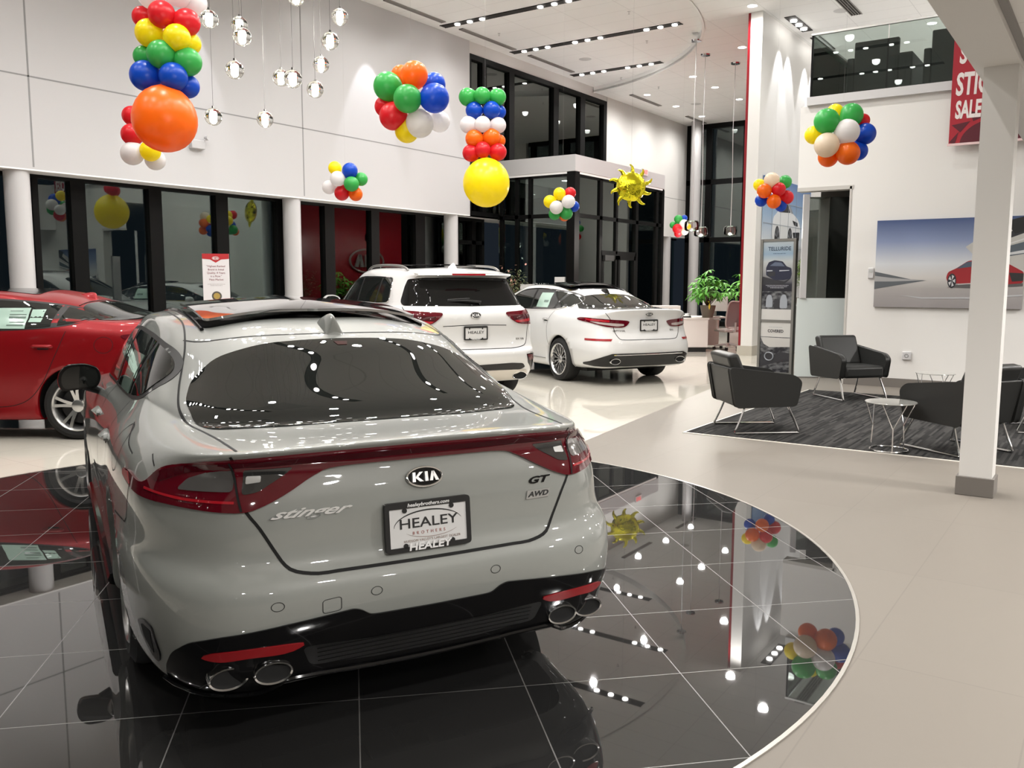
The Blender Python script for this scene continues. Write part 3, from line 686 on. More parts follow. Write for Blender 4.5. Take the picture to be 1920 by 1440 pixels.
def plate(car, x, z, S=1.0, tilt=0, detail=True):
    """white dealer plate in a black frame, 0.31 x 0.16"""
    h, n = car.proj('rear', x, z); n = Vector((0, -1, 0)); n = Vector((0, -math.cos(tilt), math.sin(tilt))); U = Vector((0, math.sin(tilt), math.cos(tilt))); R = Vector((1, 0, 0))
    h = h+n*.02; W, H = .306*S, .162*S
    M = Matrix((R.to_4d(), U.to_4d(), n.to_4d(), (0, 0, 0, 1))).transposed(); M[0][3], M[1][3], M[2][3] = h
    for i in range(3): M[3][i] = 0
    M[3][3] = 1
    def b(mb, x0, x1, y0, y1, z0, z1):
        vs = [(x, y, z) for z in (z0, z1) for (x, y) in ((x0, y0), (x1, y0), (x1, y1), (x0, y1))]
        mb.add([M @ Vector(v) for v in vs], [(0, 3, 2, 1), (4, 5, 6, 7), (0, 1, 5, 4), (1, 2, 6, 5), (2, 3, 7, 6), (3, 0, 4, 7)])
    p = MB(); b(p, -W/2, W/2, -H/2, H/2, -.018, 0); pl = p.build('licence_plate', M_PLATE, car.root, smooth=False)
    f = MB(); t = .0125*S
    outer = rounded([(-W/2-.003, -H/2-.003), (W/2+.003, -H/2-.003), (W/2+.003, H/2+.003), (-W/2-.003, H/2+.003)], .014*S)
    inner = [(-W/2+t, -H/2+.8*t), (W/2-t, -H/2+.8*t), (W/2-t, H/2-1.5*t), (W/2-4*t, H/2-1.5*t), (-W/2+4*t, H/2-1.5*t), (-W/2+t, H/2-1.5*t)]
    inn = rounded([(-W/2+t, -H/2+t), (W/2-t, -H/2+t), (W/2-t, H/2-1.5*t), (-W/2+t, H/2-1.5*t)], .003*S)
    n_ = len(outer); vs = [M @ Vector((x, y, .004)) for x, y in outer]+[M @ Vector((x, y, .004)) for x, y in inn]+[M @ Vector((x, y, -.012)) for x, y in outer]+[M @ Vector((x, y, 0)) for x, y in inn]
    fs = []
    for i in range(n_):
        j = (i+1) % n_; fs += [(i, j, n_+j, n_+i), (i, 2*n_+i, 2*n_+j, j), (n_+i, n_+j, 3*n_+j, 3*n_+i)]
    f.add(vs, fs)
    for sx in (-.5, .5):
        for yy in (H/2-2.1*t, -H/2+1.3*t):
            c = M @ Vector((sx*W*.56, yy, .0)); f.add([c+R*(.0085*S*math.cos(a))+U*(.0085*S*math.sin(a))+n*zz for zz in (0, .004) for a in np.linspace(0, 2*PI, 12, endpoint=False)], [tuple(range(12, 24))]+[(i, (i+1) % 12, 12+(i+1) % 12, 12+i) for i in range(12)])
    f.build('plate_frame', M_SATB, pl, smooth=False)
    P = lambda x, y, z=.001: M @ Vector((x, y, z))
    txt('plate_lettering', 'HEALEY', .047*S, M_INK, pl, P(0, .008*S), R, U, .0004, sx=1.32, bold=.0004)
    if detail:
        txt('plate_small_lettering', 'BROTHERS', .015*S, M_INKR, pl, P(0, -.025*S), R, U, .0004, spacing=1.9)
        txt('plate_small_lettering', "HUDSON VALLEY'S LARGEST DEALER", .0115*S, M_INKG, pl, P(.012, -.050*S), R, U, .0004, spacing=1.1)
        a = MB()
        for (cx, cy, rx, ry, a0, a1, wd, mm) in ((0, -.002, .125, .052, .25, PI-.02, .0042, 0), (.01, -.006, .105, .036, PI+.5, 2*PI-.5, .0018, 1)):
            an = np.linspace(a0, a1, 30); q = MB(); vs = []
            for k, t_ in enumerate(an):
                ww = wd*math.sin(PI*(k+.3)/30.3)+.0006
                for sg in (-.5, .5): vs.append(P((cx+(rx+sg*ww)*math.cos(t_))*S, (cy+(ry+sg*ww)*math.sin(t_))*S, .0012))
            q.add(vs, [(2*i, 2*i+1, 2*i+3, 2*i+2) for i in range(29)]); q.build('plate_swoosh', M_INK if not mm else M_INKG, pl, smooth=False)
        txt('frame_lettering', 'healeybrothers.com', .0165*S, M_WINK, pl, P(0, H/2-.0095*S, .0045), R, U, .0006, shear=.25, bold=.0003, sx=1.15)
        txt('frame_lettering', 'HEALEY', .034*S, M_WINK, pl, P(.0, -H/2+.010*S, .0045), R, U, .0012, sx=1.3, bold=.0009, shear=.1)
    else: txt('frame_lettering', 'HEALEY', .026*S, M_WINK, pl, P(.0, -H/2+.008*S, .0045), R, U, .0006, sx=1.3, bold=.0005)
    return pl
def ellipse_tip(car, x, z, rx, rz, y0, y1, m=M_STEEL, name='exhaust_tip', wall=.007, parent=None):
    mb = MB(); k = 36; prof = [(1, y1), (1, y0+.006), (1-wall*.3/rx, y0), (1-wall*1.1/rx, y0+.002), (1-wall*1.4/rx, y0+.02), (1-wall*1.6/rx, y1)]
    vs = []; fs = []
    for i in range(k):
        a = 2*PI*i/k
        for f, y in prof: vs.append((x+(rx*f if f == 1 else rx-(1-f)*rx)*math.cos(a), y, z+(rz-(1-f)*rx)*math.sin(a)))
    n_ = len(prof)
    for i in range(k):
        j = (i+1) % k
        for q in range(n_-1): fs.append((i*n_+q, j*n_+q, j*n_+q+1, i*n_+q+1))
    mb.add(vs, fs); o = mb.build(name, m, parent or car.root)
    MB().add([(x+(rx-wall)*math.cos(2*PI*i/24), y0+.010, z+(rz-wall)*math.sin(2*PI*i/24)) for i in range(24)], [tuple(range(24))]).build('exhaust_bore', M_SEAM, o, smooth=False)
    return o
def mirror_unit(car, x, y, z, s=-1, m=None, S=1.0, face=M_CGLASS):
    """door mirror; glass faces the rear"""
    m = m or car.paint; e = MB(); prof = [(-.10, -.075), (.09, -.062), (.115, .0), (.10, .055), (.03, .085), (-.07, .08), (-.115, .03), (-.12, -.03)]
    pr = rounded(prof, .04); layers = [(1.0, .0), (1.03, .03), (.98, .08), (.8, .12), (.45, .15)]
    vs = []; fs = []; n_ = len(pr)
    for sc, dy in layers: vs += [(x+s*-1*px*sc*S, y+dy*S, z+(pz*sc)*S) for px, pz in pr]
    for L in range(len(layers)-1):
        for i in range(n_): fs.append((L*n_+i, L*n_+(i+1) % n_, (L+1)*n_+(i+1) % n_, (L+1)*n_+i))
    fs += [tuple(range(n_)), tuple((len(layers)-1)*n_+i for i in range(n_))]
    o = e.add(vs, fs).build('door_mirror', m, car.root)
    MB().add([(x-s*px*.86*S, y-.004, z+pz*.84*S) for px, pz in pr], [tuple(range(n_))]).build('mirror_glass', face, o, smooth=False)
    MB().tube([(x+s*-.02, y+.07*S, z-.05*S), (x-s*.10, y+.09*S, z-.09*S), (x-s*.16, y+.08*S, z-.10*S)], [.03*S, .024*S, .028*S], 10).build('mirror_stalk', M_SATB, o)
    return o
def fin(car, x, y, m, S=1.0):
    h, n = car.proj('top', x, y); z = h.z; prof = [(-.085, 0, .032), (-.05, .028, .022), (-.01, .056, .012), (.02, .062, .008), (.05, .045, .012), (.075, .0, .03)]
    vs = []; fs = []
    for i, (yy, zz, ww) in enumerate(((.105, 0, .012), (.06, .022, .02), (.02, .042, .019), (-.02, .060, .014), (-.05, .062, .010), (-.062, .052, .009), (-.075, .0, .026))):
        hh, _ = car.proj('top', x, y+yy*S); zb = hh.z
        vs += [(x-.034*S if i not in (0,) else x-.01, y+yy*S, zb-.006), (x-ww*.5*S, y+yy*S, zb+zz*S), (x+ww*.5*S, y+yy*S, zb+zz*S), (x+(.034*S if i else .01), y+yy*S, zb-.006)]
    for i in range(6):
        for k in range(3): fs.append((4*i+k, 4*i+4+k, 4*i+5+k, 4*i+1+k))
    fs += [(0, 1, 2, 3), (24, 25, 26, 27)]
    return MB().add(vs, fs).build('roof_antenna', m, car.root, sub=2, angle=180)
def handle(car, kind, y, z, m, L=.21):
    """pull handle standing off the door with a dark cup behind"""
    P_ = rounded([(y-L/2, z-.006), (y-L/2+.03, z-.017), (y+L/2-.02, z-.015), (y+L/2, z), (y+L/2-.02, z+.016), (y-L/2+.03, z+.017)], .012)
    mb = car.patch('x', m, kind, P_, .0, .02, build=False, thick=.004); n = len(mb.v)//2
    s = -1 if kind == 'L' else 1
    for k in range(n):
        x, yy, zz = mb.v[k]; t = max(0, min(1, (yy-(y-L/2))/L)); e = 1-((zz-z)/.018)**2
        mb.v[k] = (x+s*(.004+.030*math.sin(PI*t)**.6*max(.25, e)), yy, zz)
    o = car.out('door_handle', mb, m)
    car.patch('handle_cup', M_SATB, kind, [(y-.06, z-.032), (y+.05, z-.032), (y+.05, z+.006), (y-.06, z+.006)], .0012, .02, o, smooth=.015)
    return o
def rail(car, m, kind, pts, w, off, thick, name): pass
def text_on(car, s, x, z, size, m, kind='rear', shear=0, bold=0, sx=1, name='lettering', parent=None, depth=.003, flipn=None, off=.001):
    h, n = car.proj(kind, x, z); U = (Vector((0, 0, 1))-n*n.z).normalized(); R = U.cross(n).normalized()
    return txt(name, s, size, m, parent or car.root, h+n*off, R, U, depth, shear=shear, bold=bold, sx=sx)
# ------------------------------------------------------------------ grey fastback on the disc
def car_paint(name, col, metal=0, flake=.0, rough=.35, coat=1, cior=1.55):
    m = mat(name, col, rough, metal, coat); m.node_tree.nodes['Principled BSDF'].inputs['Coat IOR'].default_value = cior; return m
M_GREYP = car_paint('grey_gloss_paint', (.265, .276, .258), rough=.45)
ST = [
 [(0,.25,.20),(.35,.25,.20),(.62,.27,.20),(.74,.42,.20),(.78,.7,.18),(.80,1.1,.16),(.80,1.7,.16),(.8,2.5,.16),(.8,3.3,.16),(.78,4.0,.17),(.70,4.4,.2),(.4,4.6,.2),(0,4.65,.2)],
 [(0,.095,.235),(.35,.095,.235),(.64,.12,.228),(.81,.31,.228),(.87,.66,.22),(.90,1.1,.2),(.90,1.7,.19),(.90,2.5,.19),(.9,3.3,.19),(.89,4.0,.2),(.80,4.48,.2),(.45,4.74,.2),(0,4.80,.2)],
 [(0,.05,.33),(.35,.055,.33),(.66,.08,.33),(.845,.28,.33),(.905,.66,.32),(.92,1.1,.31),(.905,1.7,.30),(.90,2.5,.3),(.91,3.3,.3),(.91,4.0,.31),(.83,4.5,.31),(.47,4.78,.31),(0,4.83,.31)],
 [(0,.01,.44),(.35,.015,.44),(.67,.05,.44),(.865,.26,.44),(.92,.66,.43),(.93,1.1,.42),(.905,1.7,.41),(.90,2.5,.41),(.91,3.3,.41),(.925,4,.42),(.84,4.5,.42),(.47,4.79,.43),(0,4.85,.43)],
 [(0,.0,.57),(.35,.01,.57),(.68,.06,.575),(.87,.28,.59),(.925,.66,.58),(.935,1.1,.56),(.92,1.7,.54),(.915,2.5,.53),(.92,3.3,.53),(.93,4,.55),(.84,4.48,.55),(.47,4.78,.55),(0,4.84,.55)],
 [(0,.05,.635),(.35,.06,.635),(.67,.11,.645),(.855,.325,.66),(.915,.66,.66),(.935,1.1,.66),(.92,1.7,.66),(.915,2.5,.64),(.92,3.3,.64),(.93,4,.64),(.83,4.47,.62),(.46,4.76,.61),(0,4.82,.61)],
 [(0,.065,.74),(.35,.075,.74),(.66,.12,.75),(.85,.34,.77),(.91,.66,.77),(.93,1.1,.77),(.915,1.7,.76),(.91,2.5,.75),(.915,3.3,.75),(.92,4,.74),(.82,4.46,.70),(.46,4.74,.68),(0,4.8,.68)],
 [(0,.08,.86),(.35,.09,.86),(.65,.15,.86),(.835,.37,.86),(.895,.66,.865),(.92,1.1,.87),(.905,1.7,.85),(.90,2.5,.83),(.905,3.3,.82),(.905,4,.80),(.78,4.40,.76),(.43,4.66,.75),(0,4.72,.76)],
 [(0,.105,.94),(.35,.12,.935),(.64,.185,.93),(.82,.42,.925),(.872,.68,.93),(.895,1.1,.94),(.88,1.7,.92),(.875,2.5,.90),(.88,3.3,.88),(.86,4,.86),(.72,4.34,.82),(.4,4.56,.82),(0,4.62,.83)],
 [(0,.075,1.0),(.35,.09,.995),(.64,.17,.982),(.785,.42,.970),(.83,.70,.978),(.855,1.1,.987),(.85,1.7,.967),(.85,2.5,.947),(.84,3.3,.93),(.79,3.95,.90),(.62,4.2,.87),(.35,4.35,.88),(0,4.4,.89)],
 [(0,.14,1.015),(.34,.15,1.012),(.625,.23,1.0),(.755,.50,.995),(.805,.75,1.003),(.83,1.1,1.015),(.832,1.7,.987),(.832,2.5,.964),(.82,3.3,.95),(.72,3.8,.93),(.53,3.95,.93),(.3,4.05,.94),(0,4.08,.95)],
 [(0,.47,1.012),(.36,.495,1.010),(.64,.61,1.010),(.722,.81,1.028),(.765,.98,1.05),(.79,1.2,1.06),(.808,1.7,1.015),(.81,2.5,.99),(.79,3.25,.975),(.64,3.62,.965),(.46,3.70,.965),(.25,3.76,.97),(0,3.78,.97)],
 [(0,.545,1.048),(.355,.57,1.046),(.632,.685,1.040),(.712,.87,1.055),(.757,1.02,1.07),(.784,1.22,1.076),(.797,1.7,1.05),(.80,2.5,1.02),(.78,3.2,1.0),(.635,3.55,1.0),(.455,3.63,1.0),(.245,3.68,1.005),(0,3.70,1.005)],
 [(0,.78,1.156),(.34,.80,1.147),(.585,.90,1.130),(.672,1.08,1.145),(.705,1.22,1.17),(.725,1.4,1.182),(.738,1.75,1.185),(.74,2.4,1.185),(.715,2.95,1.175),(.62,3.25,1.165),(.43,3.36,1.175),(.22,3.4,1.185),(0,3.41,1.185)],
 [(0,1.07,1.295),(.32,1.09,1.288),(.515,1.165,1.268),(.592,1.29,1.275),(.624,1.43,1.298),(.642,1.6,1.318),(.655,1.95,1.335),(.652,2.35,1.342),(.62,2.7,1.33),(.52,2.88,1.325),(.39,2.95,1.33),(.2,2.98,1.34),(0,3.0,1.34)],
 [(0,1.32,1.365),(.27,1.345,1.360),(.41,1.42,1.348),(.475,1.53,1.348),(.50,1.64,1.356),(.515,1.8,1.368),(.525,2.05,1.378),(.52,2.3,1.382),(.49,2.55,1.378),(.42,2.7,1.37),(.3,2.78,1.375),(.15,2.8,1.38),(0,2.8,1.38)],
 [(0,1.60,1.408),(0,1.61,1.408),(0,1.64,1.409),(0,1.68,1.41),(0,1.74,1.412),(0,1.88,1.416),(0,2.05,1.42),(0,2.2,1.42),(0,2.35,1.416),(0,2.4,1.414),(0,2.44,1.413),(0,2.47,1.412),(0,2.49,1.412)]]
def _mid(a, b, c, t): return tuple(x*(2*t*t-3*t+1)+y*(4*t-4*t*t)+z*(2*t*t-t) for x, y, z in zip(a, b, c))
_i = 12   # the two rings over the middle of the rear window
_r1 = [_mid(a, b, c, .36) for a, b, c in zip(ST[_i], ST[_i+1], ST[_i+2])]; _r2 = [_mid(a, b, c, .68) for a, b, c in zip(ST[_i], ST[_i+1], ST[_i+2])]
_r1[:3] = [(0,.715,1.130),(.342,.738,1.126),(.60,.835,1.110)]; _r2[:3] = [(0,.89,1.212),(.335,.913,1.206),(.56,.995,1.187)]
ST[_i+1:_i+2] = [_r1, _r2]
def build_grey():
    c = Car('car', (-1.796, 2.151, .004), 1.092, ST, M_GREYP, 'grey fastback car with full-width red tail light bar parked on the dark disc', yc=1.3)
    c.root.scale = (.974, .974, .974); c.hw = 1.0; c.floor_z = .17
    R = c.root; wy, fy, wr = 1.095, 4.0, .34
    c.finish([(wy, .345, .375), (fy, .345, .37)])
    K = 'cyl'; U = lambda *p: c.uv(K, p)
    for sg in (-1, 1):
        wheel(c, sg*.765, wy, wr, .245, sg, 5, 'five', .25); wheel(c, sg*.80, fy, wr, .245, sg, 5, 'five', .235)
    # glass
    c.patch('rear_window', M_CGLASS, 'back', rounded([c.uv('back', p) for p in [(0,.485,1.02),(.36,.50,1.02),(.615,.56,1.02),(.655,.66,1.04),(.665,.82,1.10),(.625,.95,1.17),(.52,1.03,1.245),(.32,1.055,1.28),(0,1.055,1.292),(-.32,1.055,1.28),(-.52,1.03,1.245),(-.625,.95,1.17),(-.665,.82,1.10),(-.655,.66,1.04),(-.615,.56,1.02),(-.36,.50,1.02)]], .05), .004, .03)
    c.patch('windscreen', M_CGLASS, 'top', rounded([(-.55,3.55),(0,3.72),(.55,3.55),(.47,2.98),(0,3.06),(-.47,2.98)], .06), .003, .05)
    for kd in 'LR':
        dlo = [(3.28,1.0),(2.5,.998),(1.9,1.01),(1.45,1.03),(1.22,1.052),(1.12,1.088),(1.09,1.145),(1.14,1.20),(1.32,1.254),(1.60,1.287),(1.95,1.303),(2.3,1.305),(2.62,1.28),(2.85,1.2)]
        tr = crv(dlo, True, .03)
        c.patch('window_surround', M_SATB, kd, tr, .002, .05)
        ins = lambda k: [((y-2.1)*(1-k)+2.1, (z-1.14)*(1-k*2.4)+1.14) for y, z in tr]
        g = ins(.045)
        def cut(a, b): return clip(g, a, b, .5, 1.6)
        for nm, a, b in (('quarter_window', .8, 1.50), ('rear_side_window', 1.56, 2.22), ('front_side_window', 2.28, 3.4)):
            c.patch(nm, M_CGLASS, kd, cut(a, b), .0045, .04)
    # stickers behind the near glass
    s_ = c.patch('window_sticker', M_STICK, 'L', [(1.62,1.03),(2.02,1.02),(2.02,1.2),(1.62,1.2)], .0068, .04, thick=.002)
    c.patch('sticker_print', M_STICKD, 'L', [(1.66,1.09),(1.98,1.09),(1.98,1.115),(1.66,1.115)], .008, .05, s_, thick=.001)
    c.patch('window_sticker', M_STICK, 'L', [(2.34,1.03),(2.6,1.03),(2.6,1.2),(2.34,1.2)], .0068, .04, thick=.002)
    # roof glass, opened and tilted up
    gp = rounded([(-.44,1.62),(.44,1.62),(.46,2.0),(.45,2.72),(0,2.8),(-.45,2.72),(-.46,2.0)], .06)
    c.patch('roof_opening', M_GLOSSB, 'top', rounded([(-.51,1.40),(0,1.34),(.51,1.40),(.51,2.0),(.49,2.76),(0,2.85),(-.49,2.76),(-.51,2.0)], .06), .003, .05)
    mb = c.patch('x', M_CGLASS, 'top', rounded([(-.50,1.40),(0,1.345),(.50,1.40),(.505,2.2),(0,2.24),(-.505,2.2)], .05), .004, .05, build=False, thick=.012)
    mb.v = [(x, y, z+.038) for x, y, z in mb.v]
    pn = c.out('sunroof_panel', mb, mat('sunroof_glass', (.09, .09, .095), .03, spec=1, coat=1, ior=2.2)); 
    c.patch('roof_glass', M_CGLASS, 'top', rounded([(-.44,2.2),(.44,2.2),(.44,2.7),(0,2.8),(-.44,2.7)], .05), .008, .05)
    for sg in (-1, 1):
        m_ = MB(); pts = [(sg*.515, 1.38+.16*k, c.proj('top', sg*.515, 1.38+.16*k)[0].z+.006) for k in range(9)]
        m_.tube(pts, .009, 6).build('roof_moulding', M_GLOSSB, R)
    # seams
    sm = []
    c.strip('top', [(-.60,1.33),(-.52,1.22),(-.30,1.14),(0,1.115),(.30,1.14),(.52,1.22),(.60,1.33)], .007, mb=sm)
    tl = [(.575,.62,1.03),(.60,.44,1.0),(.605,.26,.985),(.60,.17,.94),(.585,.14,.83),(.555,.09,.76),(.51,.07,.675),(.485,.06,.638),(.45,.055,.618),(.40,.055,.610)]
    for sg in (-1, 1):
        c.strip('top', [(sg*.603,.17),(sg*.611,.26),(sg*.626,.42),(sg*.648,.56),(sg*.675,.68),(sg*.690,.82),(sg*.668,.98),(sg*.635,1.12),(sg*.60,1.28),(sg*.565,1.6),(sg*.56,2.0),(sg*.55,2.6)], .008, mb=sm)
        kd = 'L' if sg < 0 else 'R'
        c.strip(kd, [(1.42,1.02),(1.46,.9),(1.50,.75),(1.49,.6),(1.42,.46)], .006, mb=sm)
        c.strip(kd, [(2.32,1.0),(2.36,.8),(2.38,.5),(2.36,.26)], .006, mb=sm); c.strip(kd, [(3.2,.98),(3.3,.8),(3.3,.5),(3.25,.26)], .006, mb=sm)
        c.strip(kd, [(.95,1.0),(.80,.95),(.66,.93)], .005, mb=sm)
        c.strip(K, [U(sg*.79,.52,.955),U(sg*.80,.45,.925)], .005, mb=sm)
        c.strip(K, [U(sg*.885,.66,.70),U(sg*.89,.60,.72),U(sg*.885,.58,.86)], .005, mb=sm); c.strip(K, [U(sg*.92,.85,.69),U(sg*.90,.66,.70)], .005, mb=sm)
    half = [(.603,.2,.985)]+tl[3:-1]
    c.strip(K, [U(x, y, z) for x, y, z in half]+[U(x, .055, .606) for x in np.linspace(.38, -.38, 13)]+[U(-x, y, z) for x, y, z in reversed(half)], .009, mb=sm)
    c.outs('panel_gap', sm, M_SEAM)
    fl = MB(); c.strip('L', [(.93+.085*math.cos(a), .91+.085*math.sin(a)) for a in np.linspace(0, 2*PI, 24, endpoint=False)], .004, closed=True, mb=fl); c.out('fuel_flap_gap', fl, M_SEAM)
    # tail lamp bar
    def mp(pts, sg): return [U(sg*x, y, z) for x, y, z in pts]
    top = [(.0,.1,.992),(.30,.1,.990),(.45,.12,.986),(.605,.2,.972),(.72,.34,.955),(.79,.44,.92),(.80,.46,.88)]
    low = [(.845,.60,.865),(.80,.46,.842),(.74,.31,.828),(.60,.16,.815),(.52,.13,.83),(.44,.11,.87),(.36,.1,.915),(.27,.1,.935),(0,.1,.938)]
    tip = [(.855,.64,.895),(.868,.70,.875)]
    full = [(.0,.1,.992),(.30,.1,.990),(.45,.12,.986),(.605,.2,.974),(.70,.32,.955),(.765,.42,.925),(.805,.49,.872),(.85,.62,.884),(.862,.70,.880),(.858,.68,.856),(.82,.5,.832),(.74,.31,.826),(.60,.16,.812),(.54,.13,.824),(.46,.11,.862),(.37,.1,.912),(.29,.1,.934),(0,.1,.938)]
    for sg in (-1, 1):
        lp = c.patch('tail_lamp', M_LAMPR, K, crv(mp(full, sg)[:9], False, .02)+crv(mp(full, sg)[9:], False, .02), .010, .025, thick=.02)
        dk = [(.52,.13,.958),(.595,.18,.955),(.68,.30,.940),(.745,.42,.905),(.70,.3,.87),(.60,.17,.86),(.56,.14,.868),(.50,.12,.905),(.445,.11,.94)]
        c.patch('lamp_dark_band', M_LAMPD, K, crv(mp([(.30,.1,.982),(.45,.12,.979),(.6,.2,.967),(.70,.32,.948),(.775,.45,.905),(.76,.42,.885),(.70,.3,.925),(.6,.2,.948),(.46,.12,.957),(.30,.1,.962)], sg), True, .02), .012, .02, lp, thick=.004)
        c.patch('lamp_clear_lens', M_LAMPC, K, rounded(mp([(.592,.2,.944),(.592,.2,.872),(.715,.34,.872),(.70,.31,.905),(.655,.25,.932)], sg), .012), .0125, .02, lp, thick=.004)
        c.patch('lamp_clear_lens', mat('smoked_lamp_lens', (.05, .05, .05), .08, .5, coat=1), K, rounded(mp([(.578,.17,.944),(.578,.17,.862),(.54,.14,.87),(.47,.12,.915),(.44,.11,.948)], sg), .012), .0125, .02, lp, thick=.004)
        c.patch('reversing_bulb', mat('bulb_bright', (.5, .5, .49), .3, .6), K, rounded(mp([(.568,.17,.918),(.568,.17,.893),(.535,.14,.898),(.535,.14,.918)], sg), .004), .0145, .02, lp, thick=.004)
        c.patch('lamp_light_line', M_LAMPB, K, mp([(.80,.46,.862),(.70,.3,.850),(.6,.17,.845),(.6,.17,.838),(.70,.3,.843),(.80,.46,.855)], sg), .0125, .02, lp, thick=.004)
        sp = MB(); c.strip(K, mp([(.606,.2,.972),(.60,.17,.89),(.585,.15,.815)], sg), .006, .0145, mb=sp); c.out('lamp_split', sp, M_SEAM, lp)
        c.patch('side_reflector_band', M_REFL, K, mp([(.85,.62,.880),(.862,.70,.876),(.858,.69,.860),(.84,.58,.848)], sg), .0115, .02, lp, thick=.003)
    c.patch('lamp_bar_dark_band', M_LAMPD, K, [U(x, .1, .984) for x in np.linspace(-.30, .30, 9)]+[U(x, .1, .962) for x in np.linspace(.30, -.30, 9)], .0125, .03, thick=.004)  # darker red band along the upper part of the bar
    # lower valance
    vz = [(0,.448),(.19,.450),(.215,.452),(.245,.474),(.27,.482),(.50,.462),(.70,.442),(.76,.42),(.80,.375),(.825,.315),(.835,.262),(.82,.24),(.78,.232),(.66,.225),(.58,.235),(.52,.262),(.47,.272),(.2,.262),(0,.258)]
    def yv(x): return .05 if x < .7 else .05+(x-.7)*1.6
    rg_ = [U(x, yv(x), z) for x, z in vz]; lf = [(-a, b) for a, b in reversed(rg_)]
    dv = c.patch('rear_diffuser', M_GLOSSB, K, rounded(rg_+lf[1:-1], .02), .006, .025, thick=.02)
    c.patch('diffuser_mesh', mat('mesh_black', (.006, .006, .006), .5), K, rounded([U(-.44,.05,.375),U(-.2,.02,.36),U(.2,.02,.36),U(.44,.05,.375),U(.42,.05,.30),U(.2,.03,.285),U(-.2,.03,.285),U(-.42,.05,.30)], .02), .0075, .03, dv, thick=.004)
    dm = MB()
    for k in range(5):
        z = .297+k*.016; c.strip(K, [U(x, .03, z) for x in np.linspace(-.4, .4, 12)], .003, .010, mb=dm)
    c.out('diffuser_fins', dm, M_GLOSSB, dv)
    lip = MB(); pts = [(x, z) for x, z in [(.84,.258),(.78,.232),(.66,.222),(.58,.232),(.52,.258),(.47,.268),(.2,.258),(0,.254)]]
    hp = []
    for x, z in crv(pts+[(-a, b) for a, b in reversed(pts[:-1])], False, .04):
        h, n_ = c.proj(K, *U(x, yv(abs(x)), z)); hp.append(h+n_*.012)
    lip.tube(hp, .008, 6).build('diffuser_lip', M_GLOSSB, dv)
    for sg in (-1, 1):
        rf = crv(mp([(.435,.05,.392),(.52,.06,.398),(.62,.08,.396),(.70,.11,.388),(.725,.13,.372),(.68,.10,.358),(.60,.07,.365),(.50,.05,.364),(.45,.05,.376)], sg), True, .02)
        c.patch('bumper_reflector', M_REFL, K, rf, .010, .03, thick=.006)
        ellipse_tip(c, sg*.668, .296, .063, .038, c.proj('rear', sg*.668, .34)[0].y-.010, .25); ellipse_tip(c, sg*.535, .300, .063, .038, c.proj('rear', sg*.535, .34)[0].y-.012, .25)
        vp = mp([(.835,.30,.435),(.855,.36,.445),(.872,.42,.425),(.868,.39,.37),(.855,.34,.315),(.84,.30,.30),(.832,.28,.34)], sg)
        vn = c.patch('side_vent', M_GLOSSB, K, rounded(vp, .015), .006, .02, thick=.012)
        c.patch('side_vent_hole', M_SEAM, K, rounded(mp([(.842,.31,.42),(.862,.38,.425),(.860,.37,.38),(.845,.32,.33)], sg), .01), .0075, .02, vn, thick=.003)
        mirror_unit(c, sg*.965, 2.84, .99, sg, M_GLOSSB, .95)
        kd = 'L' if sg < 0 else 'R'
        handle(c, kd, 1.58, .86, M_GREYP); handle(c, kd, 2.52, .845, M_GREYP)
        sk = MB(); pts = [Vector((sg*.905, y, .215)) for y in np.linspace(1.52, 3.55, 8)]
        sk.tube(pts, .03, 8).build('side_skirt', M_GLOSSB, R)
    for x, z in ((-.52, .525), (-.2, .53), (.23, .535), (.60, .545)):
        b_ = MB(); c.strip(K, [(U(x, .02, z)[0]+.014*math.cos(a), z+.014*math.sin(a)) for a in np.linspace(0, 2*PI, 14, endpoint=False)], .002, .0012, True, b_, step=1); c.out('parking_sensor', b_, M_SEAM)
    tw = MB(); q = rounded([U(-.375,.03,.525), U(-.315,.03,.53), U(-.315,.03,.485), U(-.375,.03,.48)], .01); c.strip(K, q, .002, .0012, True, tw, step=1); c.out('tow_cover_gap', tw, M_SEAM)
    # number plate recess outline
    pr = MB(); c.strip(K, [U(-.40,.05,.69), U(-.36,.05,.73), U(-.29,.05,.785), U(-.22,.05,.80), U(0,.05,.81), U(.22,.05,.80), U(.29,.05,.785), U(.36,.05,.73), U(.40,.05,.69)], .004, .0008, mb=pr)
    plate(c, .0, .715, 1.0, .10)
    badge(c, .0, .873, .128, .066)
    text_on(c, 'stinger', -.405, .80, .042, mat('badge_silver', (.85, .85, .84), .3, .6), shear=.7, sx=2.1, bold=.0009, name='model_script')
    text_on(c, 'GT', .445, .815, .034, M_GLOSSB, shear=.35, sx=1.9, bold=.001, name='trim_badge')
    h, n_ = c.proj('rear', .445, .765); aw = MB(); Rr = Vector((1, 0, 0)); Uu = (Vector((0, 0, 1))-n_*n_.z).normalized(); Rr = Uu.cross(n_).normalized()
    aw.prism3([h+Rr*x+Uu*y for x, y in [(-.052, -.015), (.045, -.015), (.052, .015), (-.045, .015)]], n_*.004)
    ab = aw.build('drive_badge', mat('badge_satin', (.5, .5, .49), .3, .7), R, smooth=False)
    txt('badge_lettering', 'AWD', .026, M_INK, ab, h+n_*.005, Rr, Uu, .0006, shear=.3, sx=1.35, bold=.0006)
    fin(c, .0, 1.19, M_GREYP, 1.25)
    c.patch('high_brake_light', M_LAMPD, 'back', [c.uv('back', p) for p in [(-.03,1.03,1.27),(.03,1.03,1.27),(.02,1.0,1.26),(-.02,1.0,1.26)]], .006, .03)
    return c
grey = build_grey()
